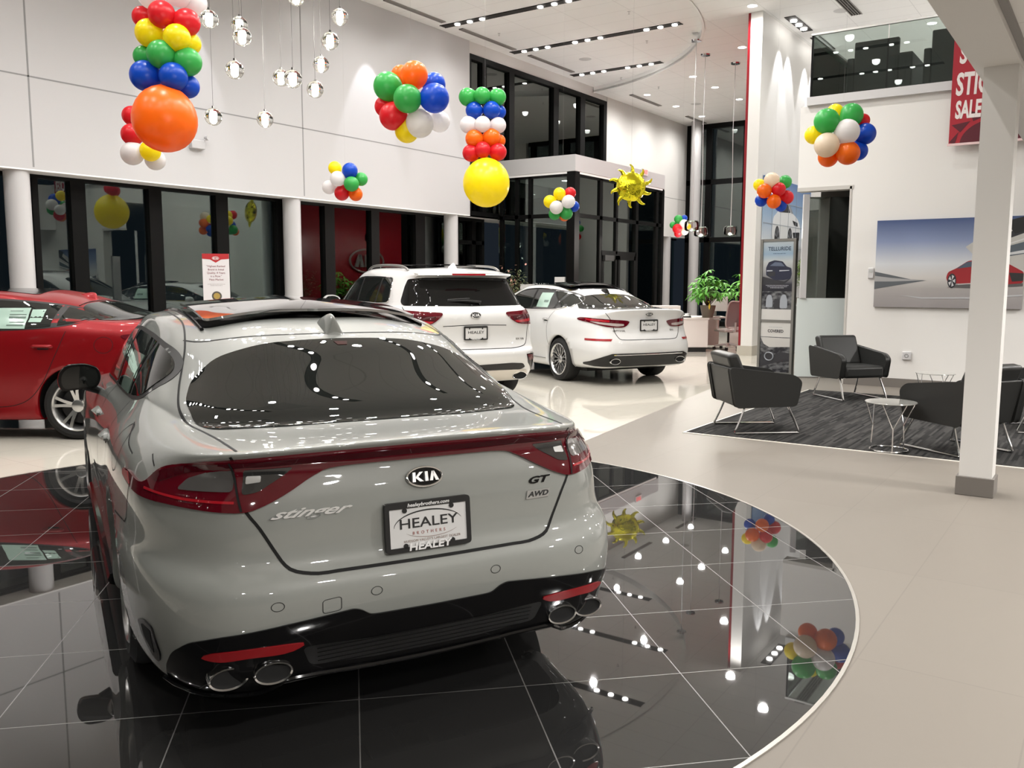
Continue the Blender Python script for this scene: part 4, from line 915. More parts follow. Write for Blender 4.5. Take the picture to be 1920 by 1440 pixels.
# ------------------------------------------------------------------ other cars
def remap(R, zm, ym, xs=1.0):
    out = []
    for ring in R:
        out.append([(x*xs, float(np.interp(y, *zip(*ym))), float(np.interp(z, *zip(*zm)))) for x, y, z in ring])
    return out
M_WHITEP = car_paint('pearl_white_paint', (.70, .70, .695), rough=.4)
M_REDP = car_paint('metallic_red_paint', (.26, .002, .006), metal=.35, rough=.34, cior=1.4, coat=.5)
M_CHR = mat('chrome_bright', (.85, .85, .85), .06, 1)
def mpx(c, pts, sg): return [c.uv('cyl', (sg*x, y, z)) for x, y, z in pts]
def front_face(c, hz, L, grille=True):
    """head lamps and grille on the nose"""
    def poly(pts): return [(x, z) for x, z in pts]
    for sg in (-1, 1):
        vs = []; P = rounded([(sg*.42, hz), (sg*.80, hz+.05), (sg*.84, hz-.04), (sg*.50, hz-.10)], .03)
        mb = MB(); top = []
        for x, z in P:
            h, n = c.ray((x, 8, z), (0, -1, 0))
            if h is not None: top.append(h+Vector((0, .006, 0)))
        if len(top) > 3: k = len(top); mb.add(top+[p-Vector((0, .03, 0)) for p in top], [tuple(range(k))]+[(i, (i+1) % k, k+(i+1) % k, k+i) for i in range(k)]); c.out('head_lamp', mb, M_LAMPC)
    top = []
    for x, z in rounded([(-.40, hz-.02), (.40, hz-.02), (.34, hz-.13), (-.34, hz-.13)], .04):
        h, n = c.ray((x, 8, z), (0, -1, 0))
        if h is not None: top.append(h+Vector((0, .012, 0)))
    k = len(top); c.out('grille', MB().add(top+[p-Vector((0, .04, 0)) for p in top], [tuple(range(k))]+[(i, (i+1) % k, k+(i+1) % k, k+i) for i in range(k)]), M_GLOSSB)
def side_glass(c, kd, dlo, posts, names, frame=M_SATB, bright=True, k=.045, mid=(2.1, 1.14), kz=2.4, moon=None):
    tr = crv(dlo, True, .03); c.patch('window_surround', frame, kd, tr, .002, .05)
    g = [((y-mid[0])*(1-k)+mid[0], (z-mid[1])*(1-k*kz)+mid[1]) for y, z in tr]; ed = [0]+posts+[9]
    for i, nm in enumerate(names):
        c.patch(nm, M_CGLASS, kd, clip(g, ed[i]+.03, ed[i+1]-.03, .3, 2.2), .0045, .04)
    if bright:
        n_ = len(dlo); lo = [p for p in dlo[:n_]]; b = MB(); pts = [c.proj(kd, y, z) for y, z in dens(tr, True, .05)]
        pts = [h+n*.004 for h, n in pts if h is not None]; b.tube(pts, .006, 5, True).build('window_trim', M_CHR, c.root)
def seams(c, kd, gaps, name='door_gap', w=.007):
    for g in gaps:
        m = MB(); c.strip(kd, g, w, mb=m); c.out(name, m, M_SEAM)
ZO = [(.16,.19),(.235,.285),(.33,.37),(.44,.47),(.57,.57),(.635,.665),(.74,.79),(.86,.90),(.94,1.0),(1.0,1.10),(1.035,1.118),(1.185,1.27),(1.328,1.395),(1.368,1.442),(1.39,1.472)]
YO = [(0,0),(.3,.3),(.46,.55),(.68,.84),(.92,1.12),(1.15,1.38),(1.7,1.85),(4.85,4.85)]
def build_sedan_white():
    R = remap(ST, ZO, YO, .995)
    # upright boot face and lip
    for k in range(0, 4):
        for ri, yy in ((5, .01), (6, .05), (7, .055), (8, .05), (9, .03)):
            x, y, z = R[ri][k]; R[ri][k] = (x, yy+(0, .012, .07, .30)[k], z)
    c = Car('car', (-5.61, 11.68, 0), 1.072, R, M_WHITEP, 'white sedan with chrome multi-spoke wheels parked before the potted plant desk', yc=1.3)
    c.hw = .98; c.floor_z = .18; wy, fy = 1.10, 3.90; c.finish([(wy, .34, .36), (fy, .34, .36)])
    for sg in (-1, 1):
        wheel(c, sg*.80, wy, .33, .238, sg, 12, 'multi', .235); wheel(c, sg*.80, fy, .33, .238, sg, 12, 'multi', .225)
    B = lambda p: c.uv('back', p)
    c.patch('rear_window', M_CGLASS, 'back', rounded([B(p) for p in [(0,.56,1.12),(.40,.58,1.12),(.69,.70,1.115),(.70,.82,1.15),(.64,.98,1.24),(.56,1.08,1.32),(.40,1.10,1.365),(0,1.10,1.385),(-.40,1.10,1.365),(-.56,1.08,1.32),(-.64,.98,1.24),(-.70,.82,1.15),(-.69,.70,1.115),(-.40,.58,1.12)]], .04), .004, .04)
    c.patch('windscreen', M_CGLASS, 'top', rounded([(-.58,3.58),(0,3.75),(.58,3.58),(.5,3.02),(0,3.1),(-.5,3.02)], .06), .003, .06)
    c.patch('roof_glass', M_GLOSSB, 'top', rounded([(-.52,1.42),(0,1.36),(.52,1.42),(.52,2.0),(.50,2.85),(0,2.95),(-.50,2.85),(-.52,2.0)], .08), .004, .05)
    mb = c.patch('x', M_GLOSSB, 'top', rounded([(-.46,1.5),(0,1.46),(.46,1.5),(.46,2.1),(-.46,2.1)], .06), .004, .06, build=False, thick=.012)
    mb.v = [(x, y, z+.035) for x, y, z in mb.v]; c.out('sunroof_panel', mb, M_GLOSSB)
    dlo = [(3.35,1.06),(2.5,1.055),(1.7,1.07),(1.15,1.10),(1.0,1.16),(1.02,1.22),(1.2,1.30),(1.5,1.36),(1.95,1.395),(2.35,1.395),(2.7,1.36),(3.0,1.25)]
    for kd in 'LR': side_glass(c, kd, dlo, [1.38, 2.2], ['quarter_window', 'rear_side_window', 'front_side_window'], mid=(2.15, 1.22), k=.04)
    s_ = c.patch('window_sticker', M_STICK, 'L', [(1.62,1.10),(2.02,1.10),(2.0,1.33),(1.66,1.33)], .0068, .05, thick=.002)
    c.patch('sticker_print', M_STICKD, 'L', [(1.68,1.18),(1.82,1.18),(1.82,1.215),(1.68,1.215)], .008, .05, s_, thick=.001)
    c.patch('sticker_print', M_STICKD, 'L', [(1.66,1.11),(1.95,1.11),(1.95,1.125),(1.66,1.125)], .008, .05, s_, thick=.001)
    seams(c, 'L', [[(1.32,1.06),(1.42,.95),(1.47,.8),(1.44,.62),(1.36,.52)], [(2.28,1.05),(2.32,.8),(2.33,.3)], [(3.25,1.0),(3.32,.8),(3.3,.3)]])
    U = lambda *p: c.uv('cyl', p)
    m = MB(); c.strip('cyl', [U(.66,.2,1.06),U(.62,.13,.97),U(.585,.1,.86),U(.56,.07,.76),U(.50,.05,.685),U(.44,.04,.672)]+[U(x,.03,.668) for x in np.linspace(.35,-.35,9)]+[U(-.44,.04,.672),U(-.50,.05,.685),U(-.56,.07,.76),U(-.585,.1,.86),U(-.62,.13,.97),U(-.66,.2,1.06)], .008, mb=m); c.out('boot_gap', m, M_SEAM)
    for sg in (-1, 1):
        lp = c.patch('tail_lamp', M_LAMPR, 'cyl', crv(mpx(c, [(.335,.07,.915),(.36,.07,.945),(.6,.12,.965),(.80,.38,.985),(.89,.56,.985),(.90,.60,.955),(.80,.37,.915),(.66,.2,.865),(.52,.1,.848),(.40,.08,.858)], sg), True, .03), .008, .03, thick=.016)
        c.patch('lamp_clear_lens', M_LAMPW, 'cyl', rounded(mpx(c, [(.42,.08,.90),(.80,.38,.935),(.70,.25,.895),(.52,.1,.865),(.42,.08,.872)], sg), .01), .0105, .03, lp, thick=.004)
        c.patch('lamp_bright_band', M_LAMPB, 'cyl', rounded(mpx(c, [(.62,.15,.955),(.84,.48,.978),(.82,.42,.95),(.62,.15,.925)], sg), .01), .0105, .03, lp, thick=.004)
        c.patch('bumper_reflector', M_REFL, 'cyl', mpx(c, [(.60,.1,.685),(.86,.42,.69),(.86,.42,.66),(.62,.1,.655)], sg), .006, .03)
        ellipse_tip(c, sg*.575, .36, .085, .045, c.proj('rear', sg*.575, .39)[0].y-.025, .25); 
        badge_ring = None
        mirror_unit(c, sg*.98, 3.0, 1.08, sg, M_WHITEP, .9)
        handle(c, 'L' if sg < 0 else 'R', 1.52, .93, M_CHR); handle(c, 'L' if sg < 0 else 'R', 2.48, .91, M_CHR)
        MB().tube([c.proj('L' if sg < 0 else 'R', y, .315)[0]+Vector((sg*.004, 0, 0)) for y in np.linspace(1.5, 3.4, 9)], .007, 6).build('sill_trim', M_CHR, c.root)
    dz = [(0,.47),(.45,.475),(.62,.475),(.74,.43),(.84,.36),(.90,.335),(.90,.31),(.80,.29),(.4,.285),(0,.285)]
    rg = [U(x, .06 if x < .7 else .06+(x-.7)*1.8, z) for x, z in dz]; lf = [(-a, b) for a, b in reversed(rg)]
    dv = c.patch('rear_diffuser', M_GLOSSB, 'cyl', rg+lf[1:-1], .008, .03, thick=.02)
    m = MB(); pts = []
    for x in np.linspace(-.6, .6, 21):
        h, n = c.proj('cyl', *U(x, .05, .455)); pts.append(h+n*.012)
    m.tube(pts, .007, 6).build('diffuser_trim', M_CHR, dv)
    pl = plate(c, 0, .875, 1.0, 0, False); badge(c, 0, 1.035, .125, .064)
    text_on(c, 'OPTIMA', -.50, .80, .036, M_BRUSH, sx=1.5, name='model_lettering'); text_on(c, 'SXL', .43, .80, .034, M_BRUSH, sx=1.4, name='trim_lettering')
    fin(c, 0, 1.22, M_GLOSSB, 1.2); front_face(c, .72, 4.85)
    return c
build_sedan_white()
ZF = [(.16,.18),(.235,.22),(.33,.33),(.44,.44),(.57,.57),(.635,.66),(.74,.79),(.86,.92),(.94,1.03),(1.0,1.12),(1.035,1.135),(1.185,1.25),(1.328,1.35),(1.368,1.395),(1.39,1.425)]
YF = [(0,0),(.3,.28),(.46,.5),(.68,.78),(.92,1.02),(1.15,1.25),(1.7,1.75),(4.85,4.64)]
def build_sedan_red():
    th = math.radians(125); R = remap(ST, ZF, YF, .965)
    c = Car('car', (-7.77, 5.69, 0), th, R, M_REDP, 'red sedan seen from the side with price sheets in its window', yc=1.3)
    c.hw = .95; c.floor_z = .17; wy, fy = .97, 3.67; c.finish([(wy, .325, .37), (fy, .325, .36)])
    for sg in (-1, 1):
        wheel(c, sg*.785, wy, .322, .232, sg, 5, 'five', .225); wheel(c, sg*.785, fy, .322, .232, sg, 5, 'five', .215)
    B = lambda p: c.uv('back', p)
    c.patch('rear_window', M_CGLASS, 'back', rounded([B(p) for p in [(0,.52,1.135),(.40,.54,1.135),(.66,.66,1.13),(.66,.78,1.16),(.61,.92,1.23),(.53,1.0,1.29),(.40,1.02,1.33),(0,1.02,1.345),(-.40,1.02,1.33),(-.53,1.0,1.29),(-.61,.92,1.23),(-.66,.78,1.16),(-.66,.66,1.13),(-.40,.54,1.135)]], .04), .004, .04)
    c.patch('windscreen', M_CGLASS, 'top', rounded([(-.56,3.42),(0,3.58),(.56,3.42),(.48,2.9),(0,2.97),(-.48,2.9)], .06), .003, .06)
    c.patch('roof_glass', M_GLOSSB, 'top', rounded([(-.44,1.5),(.44,1.5),(.44,2.1),(-.44,2.1)], .06), .004, .06)
    dlo = [(3.2,1.02),(2.4,1.02),(1.7,1.03),(1.2,1.06),(.92,1.11),(.83,1.165),(.95,1.215),(1.2,1.275),(1.6,1.32),(2.0,1.335),(2.4,1.325),(2.7,1.27),(2.9,1.18)]
    for kd in 'LR': side_glass(c, kd, dlo, [1.17, 2.05], ['quarter_window', 'rear_side_window', 'front_side_window'], bright=False, mid=(2.0, 1.16), k=.04)
    for a, b in ((1.44, 1.80), (1.30, 1.42)):
        z0, z1 = (1.05, 1.24) if b > 1.5 else (1.11, 1.225)
        s_ = c.patch('window_sticker', M_STICK, 'L', [(a,z0),(b,z0),(b,z1),(a,z1)], .0068, .05, thick=.002)
        if b > 1.5:
            for z, d, y0, y1 in ((1.14, .022, 1.46, 1.62), (1.075, .012, 1.46, 1.62), (1.175, .008, 1.46, 1.62), (1.21, .006, 1.5, 1.62), (1.105, .006, 1.46, 1.6)): c.patch('sticker_print', M_STICKD, 'L', [(y0,z),(y1,z),(y1,z+d),(y0,z+d)], .008, .05, s_, thick=.001)
    seams(c, 'L', [[(1.05,1.03),(1.10,.90),(1.17,.75),(1.27,.55),(1.40,.40),(1.55,.33),(1.75,.31),(2.1,.305)], [(2.12,1.02),(2.15,.8),(2.13,.31)]], w=.006)
    m = MB(); c.strip('L', [(.70+.085*math.cos(a), .90+.075*math.sin(a)) for a in np.linspace(0, 2*PI, 24, endpoint=False)], .004, closed=True, mb=m); c.out('fuel_flap_gap', m, M_SEAM)
    for sg in (-1, 1):
        c.patch('tail_lamp', M_LAMPR, 'cyl', crv(mpx(c, [(.36,.07,.95),(.6,.12,.99),(.80,.38,1.0),(.86,.52,.98),(.80,.37,.91),(.6,.12,.88),(.40,.08,.90)], sg), True, .03), .008, .03, thick=.016)
        mirror_unit(c, sg*.94, 2.95, 1.05, sg, M_REDP, .9)
        handle(c, 'L' if sg < 0 else 'R', 1.26, .89, M_REDP, .22); handle(c, 'L' if sg < 0 else 'R', 2.25, .87, M_REDP)
    fin(c, 0, 1.2, M_REDP, 1.0); front_face(c, .70, 4.64); plate(c, 0, .66, 1.0, 0, False)
    m = MB().tube([c.proj('top', x, 1.08)[0]+Vector((0, 0, .003)) for x in np.linspace(-.5, .5, 9)], .006, 5).build('roof_edge_trim', M_GLOSSB, c.root)
    return c
build_sedan_red()
SV = [
 [(0,.27,.27),(.35,.27,.27),(.62,.28,.27),(.76,.42,.27),(.80,.7,.25),(.82,1.05,.24),(.82,1.7,.24),(.82,2.5,.24),(.82,3.2,.24),(.80,3.9,.25),(.72,4.35,.27),(.4,4.55,.27),(0,4.6,.27)],
 [(0,.14,.29),(.35,.14,.29),(.66,.16,.30),(.84,.36,.30),(.91,.66,.29),(.93,1.05,.28),(.93,1.7,.27),(.93,2.5,.27),(.93,3.2,.27),(.92,3.9,.28),(.82,4.4,.29),(.45,4.68,.29),(0,4.74,.29)],
 [(0,.05,.42),(.35,.055,.42),(.70,.10,.42),(.875,.30,.42),(.935,.66,.41),(.95,1.05,.41),(.94,1.7,.40),(.94,2.5,.40),(.94,3.2,.4),(.945,3.9,.41),(.86,4.42,.42),(.47,4.72,.42),(0,4.78,.42)],
 [(0,.0,.55),(.35,.01,.55),(.71,.06,.55),(.885,.28,.56),(.94,.66,.56),(.955,1.05,.56),(.945,1.7,.54),(.94,2.5,.53),(.945,3.2,.54),(.955,3.9,.55),(.87,4.42,.55),(.47,4.75,.55),(0,4.8,.55)],
 [(0,.0,.655),(.35,.01,.655),(.71,.06,.66),(.88,.28,.67),(.94,.66,.68),(.95,1.05,.68),(.945,1.7,.66),(.94,2.5,.65),(.945,3.2,.66),(.95,3.9,.67),(.86,4.42,.66),(.47,4.75,.66),(0,4.8,.66)],
 [(0,.06,.69),(.35,.07,.69),(.70,.11,.70),(.875,.30,.73),(.94,.66,.76),(.95,1.05,.78),(.94,1.7,.76),(.94,2.5,.75),(.94,3.2,.76),(.945,3.9,.78),(.85,4.41,.78),(.46,4.74,.78),(0,4.79,.78)],
 [(0,.09,.84),(.35,.10,.84),(.70,.14,.84),(.87,.32,.87),(.93,.66,.9),(.945,1.05,.9),(.935,1.7,.88),(.935,2.5,.88),(.94,3.2,.88),(.94,3.9,.90),(.84,4.38,.90),(.45,4.71,.90),(0,4.76,.91)],
 [(0,.075,1.0),(.35,.085,1.0),(.69,.13,1.0),(.865,.32,1.0),(.92,.66,1.02),(.935,1.05,1.02),(.925,1.7,1.0),(.925,2.5,1.0),(.93,3.2,1.0),(.92,3.9,1.0),(.80,4.3,.99),(.43,4.6,1.0),(0,4.65,1.01)],
 [(0,.09,1.12),(.35,.10,1.12),(.68,.15,1.12),(.845,.36,1.12),(.90,.68,1.12),(.915,1.05,1.12),(.905,1.7,1.10),(.905,2.5,1.09),(.905,3.2,1.08),(.86,3.8,1.06),(.70,4.1,1.05),(.4,4.35,1.06),(0,4.4,1.07)],
 [(0,.15,1.19),(.35,.16,1.19),(.66,.21,1.19),(.81,.42,1.19),(.865,.70,1.19),(.88,1.05,1.19),(.88,1.7,1.17),(.88,2.5,1.15),(.87,3.1,1.13),(.78,3.55,1.11),(.6,3.8,1.10),(.35,3.95,1.11),(0,4.0,1.12)],
 [(0,.20,1.225),(.35,.21,1.225),(.645,.26,1.225),(.785,.46,1.225),(.845,.72,1.225),(.86,1.05,1.22),(.865,1.7,1.19),(.865,2.5,1.17),(.85,3.0,1.15),(.72,3.4,1.13),(.55,3.5,1.13),(.3,3.58,1.13),(0,3.6,1.13)],
 [(0,.31,1.38),(.34,.32,1.38),(.615,.37,1.38),(.735,.56,1.39),(.785,.78,1.39),(.80,1.08,1.39),(.80,1.7,1.38),(.80,2.45,1.37),(.77,2.8,1.36),(.66,3.08,1.35),(.48,3.16,1.36),(.25,3.2,1.37),(0,3.2,1.37)],
 [(0,.42,1.545),(.33,.43,1.545),(.585,.48,1.54),(.68,.64,1.54),(.71,.84,1.55),(.725,1.12,1.56),(.73,1.7,1.57),(.72,2.3,1.57),(.69,2.55,1.55),(.60,2.75,1.54),(.44,2.82,1.55),(.22,2.85,1.56),(0,2.86,1.57)],
 [(0,.36,1.60),(.33,.37,1.60),(.56,.42,1.595),(.63,.60,1.61),(.65,.84,1.625),(.66,1.12,1.635),(.665,1.7,1.65),(.655,2.2,1.645),(.62,2.45,1.63),(.52,2.6,1.62),(.38,2.66,1.63),(.2,2.69,1.635),(0,2.7,1.64)],
 [(0,.62,1.655),(.28,.64,1.655),(.44,.72,1.655),(.5,.85,1.66),(.52,1.0,1.665),(.53,1.2,1.675),(.54,1.7,1.685),(.53,2.05,1.685),(.5,2.2,1.675),(.42,2.35,1.665),(.3,2.42,1.67),(.15,2.45,1.675),(0,2.46,1.675)],
 [(0,1.0,1.69),(0,1.02,1.69),(0,1.06,1.69),(0,1.12,1.69),(0,1.25,1.692),(0,1.4,1.695),(0,1.6,1.70),(0,1.8,1.70),(0,1.9,1.698),(0,1.95,1.697),(0,2.0,1.696),(0,2.03,1.695),(0,2.06,1.695)]]
def build_suv():
    c = Car('car', (-6.31, 8.42, 0), 1.072, SV, M_WHITEP, 'white utility vehicle with roof rails and rear wiper, between grey car and sedan', yc=1.3)
    c.hw = 1.0; c.floor_z = .24; wy, fy = 1.05, 3.83; c.finish([(wy, .375, .415), (fy, .375, .41)])
    for sg in (-1, 1):
        wheel(c, sg*.815, wy, .37, .25, sg, 5, 'five', .24); wheel(c, sg*.815, fy, .37, .25, sg, 5, 'five', .235)
    U = lambda *p: c.uv('cyl', p)
    rr = lambda pts: [(x, z) for x, z in pts]
    c.patch('rear_window', M_PGLASS, 'cyl', rounded([U(*p) for p in [(-.75,.5,1.215),(0,.2,1.205),(.75,.5,1.215),(.765,.56,1.26),(.70,.60,1.45),(.665,.60,1.53),(.5,.45,1.55),(0,.42,1.555),(-.5,.45,1.55),(-.665,.60,1.53),(-.70,.60,1.45),(-.765,.56,1.26)]], .03), .004, .03)
    c.patch('windscreen', M_CGLASS, 'top', rounded([(-.62,3.32),(0,3.5),(.62,3.32),(.54,2.78),(0,2.86),(-.54,2.78)], .06), .003, .06)
    dlo = [(3.1,1.17),(2.4,1.19),(1.7,1.215),(1.1,1.235),(.86,1.25),(.83,1.30),(.90,1.45),(.98,1.54),(1.3,1.56),(1.8,1.57),(2.2,1.565),(2.5,1.52),(2.8,1.36)]
    for kd in 'LR': side_glass(c, kd, dlo, [1.33, 2.12], ['quarter_window', 'rear_side_window', 'front_side_window'], bright=True, mid=(1.9, 1.37), k=.04, kz=1.6)
    seams(c, 'L', [[(1.42,1.2),(1.5,1.0),(1.5,.8),(1.44,.62)], [(2.22,1.18),(2.24,.8),(2.24,.35)], [(3.1,1.12),(3.2,.8),(3.18,.35)]])
    m = MB(); c.strip('cyl', [U(.80,.45,1.2),U(.775,.22,1.08),U(.755,.16,.95),U(.74,.14,.82),U(.70,.12,.735),U(.62,.1,.705)]+[U(x,.07,.69) for x in np.linspace(.5,-.5,13)]+[U(-.62,.1,.705),U(-.70,.12,.735),U(-.74,.14,.82),U(-.755,.16,.95),U(-.775,.22,1.08),U(-.80,.45,1.2)], .008, mb=m); c.out('tailgate_gap', m, M_SEAM)
    m = MB(); c.strip('rear', [(x, .985-.012*(abs(x)/.4)) for x in np.linspace(-.42, .42, 9)], .008, mb=m); c.out('tailgate_handle_gap', m, M_SEAM)
    # spoiler
    sp = MB(); P = []
    for x in np.linspace(-.62, .62, 17):
        y0 = .33+.10*(abs(x)/.62)**3; P += [(x, y0-.06, 1.585-.012*abs(x)), (x, y0-.05, 1.605-.012*abs(x)), (x, y0+.42, 1.652-.02*abs(x)), (x, y0+.42, 1.60), (x, y0+.06, 1.555)]
    fs = []
    for i in range(16):
        for k in range(5): fs.append((5*i+k, 5*i+(k+1) % 5, 5*i+5+(k+1) % 5, 5*i+5+k))
    fs += [tuple(range(5)), tuple(80+k for k in range(5))]
    so = sp.add(P, fs).build('roof_spoiler', M_WHITEP, c.root)
    MB().add([(x, .265+(0 if z > 1.585 else .004), z) for z in (1.578, 1.60) for x in np.linspace(-.22, .22, 7)]+[(x, .30, z) for z in (1.578, 1.60) for x in np.linspace(-.22, .22, 7)], [(i, i+1, i+8, i+7) for i in range(6)]+[(i+7, i+8, i+22, i+21) for i in range(6)]+[(i, i+1, i+15, i+14) for i in range(6)]+[(0, 7, 21, 14), (6, 13, 27, 20)]).build('high_brake_light', M_LAMPB, so, smooth=False)
    for sg in (-1, 1):
        lp = c.patch('tail_lamp', M_LAMPR, 'cyl', crv(mpx(c, [(.43,.08,1.125),(.60,.11,1.14),(.80,.25,1.155),(.90,.5,1.16),(.915,.62,1.13),(.91,.60,1.03),(.86,.35,.985),(.70,.15,.98),(.56,.12,1.0),(.47,.1,1.06)], sg), True, .03), .010, .03, thick=.02)
        c.patch('lamp_dark_band', M_LAMPD, 'cyl', rounded(mpx(c, [(.50,.1,1.085),(.80,.25,1.11),(.80,.25,1.07),(.53,.1,1.04)], sg), .01), .0125, .03, lp, thick=.004)
        c.patch('lamp_bright_band', M_LAMPB, 'cyl', rounded(mpx(c, [(.53,.1,1.03),(.78,.22,1.05),(.78,.22,1.015),(.58,.1,1.005)], sg), .01), .0125, .03, lp, thick=.004)
        c.patch('lamp_clear_lens', M_LAMPW, 'cyl', rounded(mpx(c, [(.82,.28,1.06),(.90,.55,1.07),(.90,.55,1.02),(.83,.3,1.0)], sg), .01), .0125, .03, lp, thick=.004)
        rb = c.patch('reflector_housing', M_GLOSSB, 'cyl', rounded(mpx(c, [(.66,.07,.62),(.88,.3,.62),(.90,.4,.57),(.89,.35,.42),(.80,.2,.40),(.70,.1,.50)], sg), .02), .006, .03)
        c.patch('bumper_reflector', M_LAMPR, 'cyl', rounded(mpx(c, [(.68,.07,.605),(.875,.3,.605),(.88,.32,.55),(.71,.1,.53)], sg), .01), .0085, .03, rb, thick=.004)
        MB().tube([c.proj('cyl', *q)[0]+c.proj('cyl', *q)[1]*.01 for q in mpx(c, [(.66,.07,.62),(.76,.12,.63),(.88,.3,.625)], sg)], .006, 6).build('reflector_trim', M_CHR, rb)
        ellipse_tip(c, sg*.60, .345, .10, .052, c.proj('rear', sg*.6, .38)[0].y-.02, .25)
        mirror_unit(c, sg*1.0, 2.85, 1.22, sg, M_WHITEP, 1.1)
        kd = 'L' if sg < 0 else 'R'; handle(c, kd, 1.55, 1.02, M_CHR); handle(c, kd, 2.4, 1.01, M_CHR)
        pts = [(sg*.62, y, c.proj('top', sg*.62, y)[0].z+h) for y, h in ((.72, .005), (.80, .03), (1.0, .045), (1.5, .045), (2.0, .04), (2.2, .025), (2.3, .0))]
        MB().tube(crv(pts, False, .1), .015, 8).build('roof_rail', M_BRUSH, c.root)
    pr = [(0,.50),(.45,.51),(.62,.50),(.68,.45),(.60,.42),(.3,.43),(0,.43)]
    rg = [U(x, .07, z) for x, z in pr]; c.patch('bumper_vent', M_GLOSSB, 'cyl', rounded(rg+[(-a, b) for a, b in reversed(rg)][1:-1], .02), .006, .03)
    sk = [U(x, .09, z) for x, z in [(-.72,.415),(-.5,.425),(0,.425),(.5,.425),(.72,.415),(.76,.36),(.70,.30),(.45,.295),(-.45,.295),(-.70,.30),(-.76,.36)]]
    c.patch('skid_plate', mat('skid_silver', (.62, .58, .52), .35, .3), 'cyl', rounded(sk, .02), .008, .03, thick=.02)
    c.patch('roof_glass', M_GLOSSB, 'top', rounded([(-.50,.95),(.50,.95),(.50,2.3),(-.50,2.3)], .08), .004, .06)
    mb = c.patch('x', M_GLOSSB, 'top', rounded([(-.44,1.0),(.44,1.0),(.44,1.6),(-.44,1.6)], .06), .004, .06, build=False, thick=.012); mb.v = [(x, y, z+.035) for x, y, z in mb.v]; c.out('sunroof_panel', mb, M_GLOSSB)
    w = MB().tube([(.10, .20, 1.235), (.12, .19, 1.255), (-.05, .20, 1.275), (-.30, .235, 1.27)], [.02, .016, .011, .009], 8).build('rear_wiper', M_SATB, c.root)
    w = MB().tube([(-.02, .215, 1.30), (-.30, .24, 1.285)], .008, 6).build('wiper_blade', M_SATB, w)
    plate(c, 0, .885, 1.0, 0, False); badge(c, 0, 1.10, .135, .07)
    text_on(c, 'SX V6', .62, .80, .034, M_BRUSH, sx=1.4, name='trim_lettering')
    fin(c, 0, .80, M_WHITEP, 1.2); front_face(c, .95, 4.8)
    return c
build_suv()
# ------------------------------------------------------------------ balloons
BC = {'red': (.70, .02, .03), 'yellow': (.90, .75, .01), 'green': (.06, .45, .10), 'blue': (.008, .085, .55), 'white': (.80, .78, .78), 'cream': (.80, .70, .56), 'orange': (.88, .19, .01)}
for k_, c_ in BC.items():
    m = mat('balloon_'+k_, c_, .3); n, l, p = nodes(m); tl_ = n.new('ShaderNodeBsdfTranslucent'); tl_.inputs[0].default_value = (*[min(1, q_*1.15) for q_ in c_], 1); ms_ = n.new('ShaderNodeMixShader'); ms_.inputs[0].default_value = .38; l.new(p.outputs[0], ms_.inputs[1]); l.new(tl_.outputs[0], ms_.inputs[2]); l.new(ms_.outputs[0], n['Material Output'].inputs[0])
M_STRING = mat('balloon_string', (.4, .4, .4), .6)
def balloon(parent, org, p, r, col, to, stretch=1.12, giant=False):
    """pear-shaped balloon at p, knot pointing to the bunch's heart"""
    d = (Vector(to)-Vector(p));
    if d.length < 1e-4: d = Vector((0, 0, 1))
    d.normalize(); prof = []
    n = 15
    for i in range(n+1):
        t = PI*i/n; z = -math.cos(t); rr = math.sin(t)
        if z > 0: rr *= (1-.10*z*z) if not giant else (1-.04*z*z); z *= stretch
        prof.append((max(rr*r, .0008), z*r))
    prof += [(.10*r, stretch*r*1.02), (.0008, stretch*r*1.05)]
    mb = MB().lathe(prof, 26)
    q = d.to_track_quat('Z', 'Y'); mb.v = [tuple(q @ Vector(v)+Vector(p)-Vector(org)) for v in mb.v]
    o = mb.build('balloon', MATS['balloon_'+col], parent, angle=180); o['label'] = ('giant ' if giant else '')+col+' balloon'
    return o
def bunch(name, label, depth, items, group=None, giant=None, column=False, dz=1.0):
    cx = sum(i[0] for i in items)/len(items); cy = sum(i[1] for i in items)/len(items)
    o = at(cx, cy, depth); e = empty(name, o); tag(e, label, 'balloons', group)
    for it in items:
        px, py, r, col = it[:4]; back = it[4] if len(it) > 4 else 0; rm = r*depth/F_PX
        if column:
            p = at(px, py, depth+back*rm); to = at(cx, py, depth+.4*rm)
        else:
            d2 = math.hypot(px-cx, py-cy); R_ = max(math.hypot(i[0]-cx, i[1]-cy) for i in items)
            off = -math.sqrt(max(0, 1-(d2/R_)**2))*1.1 if back == 0 else back
            p = at(px, py, depth+off*rm); to = o
        balloon(e, o, p, rm, col, to)
    if giant:
        px, py, r, col, st = giant; rm = r*depth/F_PX; p = at(px, py, depth)
        balloon(e, o, p, rm, col, p+Vector((0, 0, 1 if st > 0 else -1)), abs(st), True)
    zt = (CZ if (o.x-RC[0])**2+(o.y-RC[1])**2 > RR**2 else CZ+.14)-o.z
    MB().tube([(0, 0, 0), (0, 0, zt-.002)], .0006, 4).build('string', M_STRING, e, smooth=False)
    return e
bunch('balloon_column', 'balloon column ending in a giant orange balloon, red yellow green and blue tiers above', 9.0,
      [(285,-10,27,'white'), (335,-14,27,'white'), (366,6,22,'white',1), (303,27,25,'red',-.6), (350,42,25,'red'), (268,32,20,'red',.8), (280,62,26,'yellow'), (332,71,25,'yellow',-.6), (357,82,20,'yellow',1),
       (302,102,26,'green',-.6), (352,116,26,'green'), (270,106,20,'green',.8), (272,142,28,'blue'), (325,144,26,'blue',-.6), (352,162,22,'blue',1)], 'balloon columns', (309,225,59,'orange',1.08), column=True)
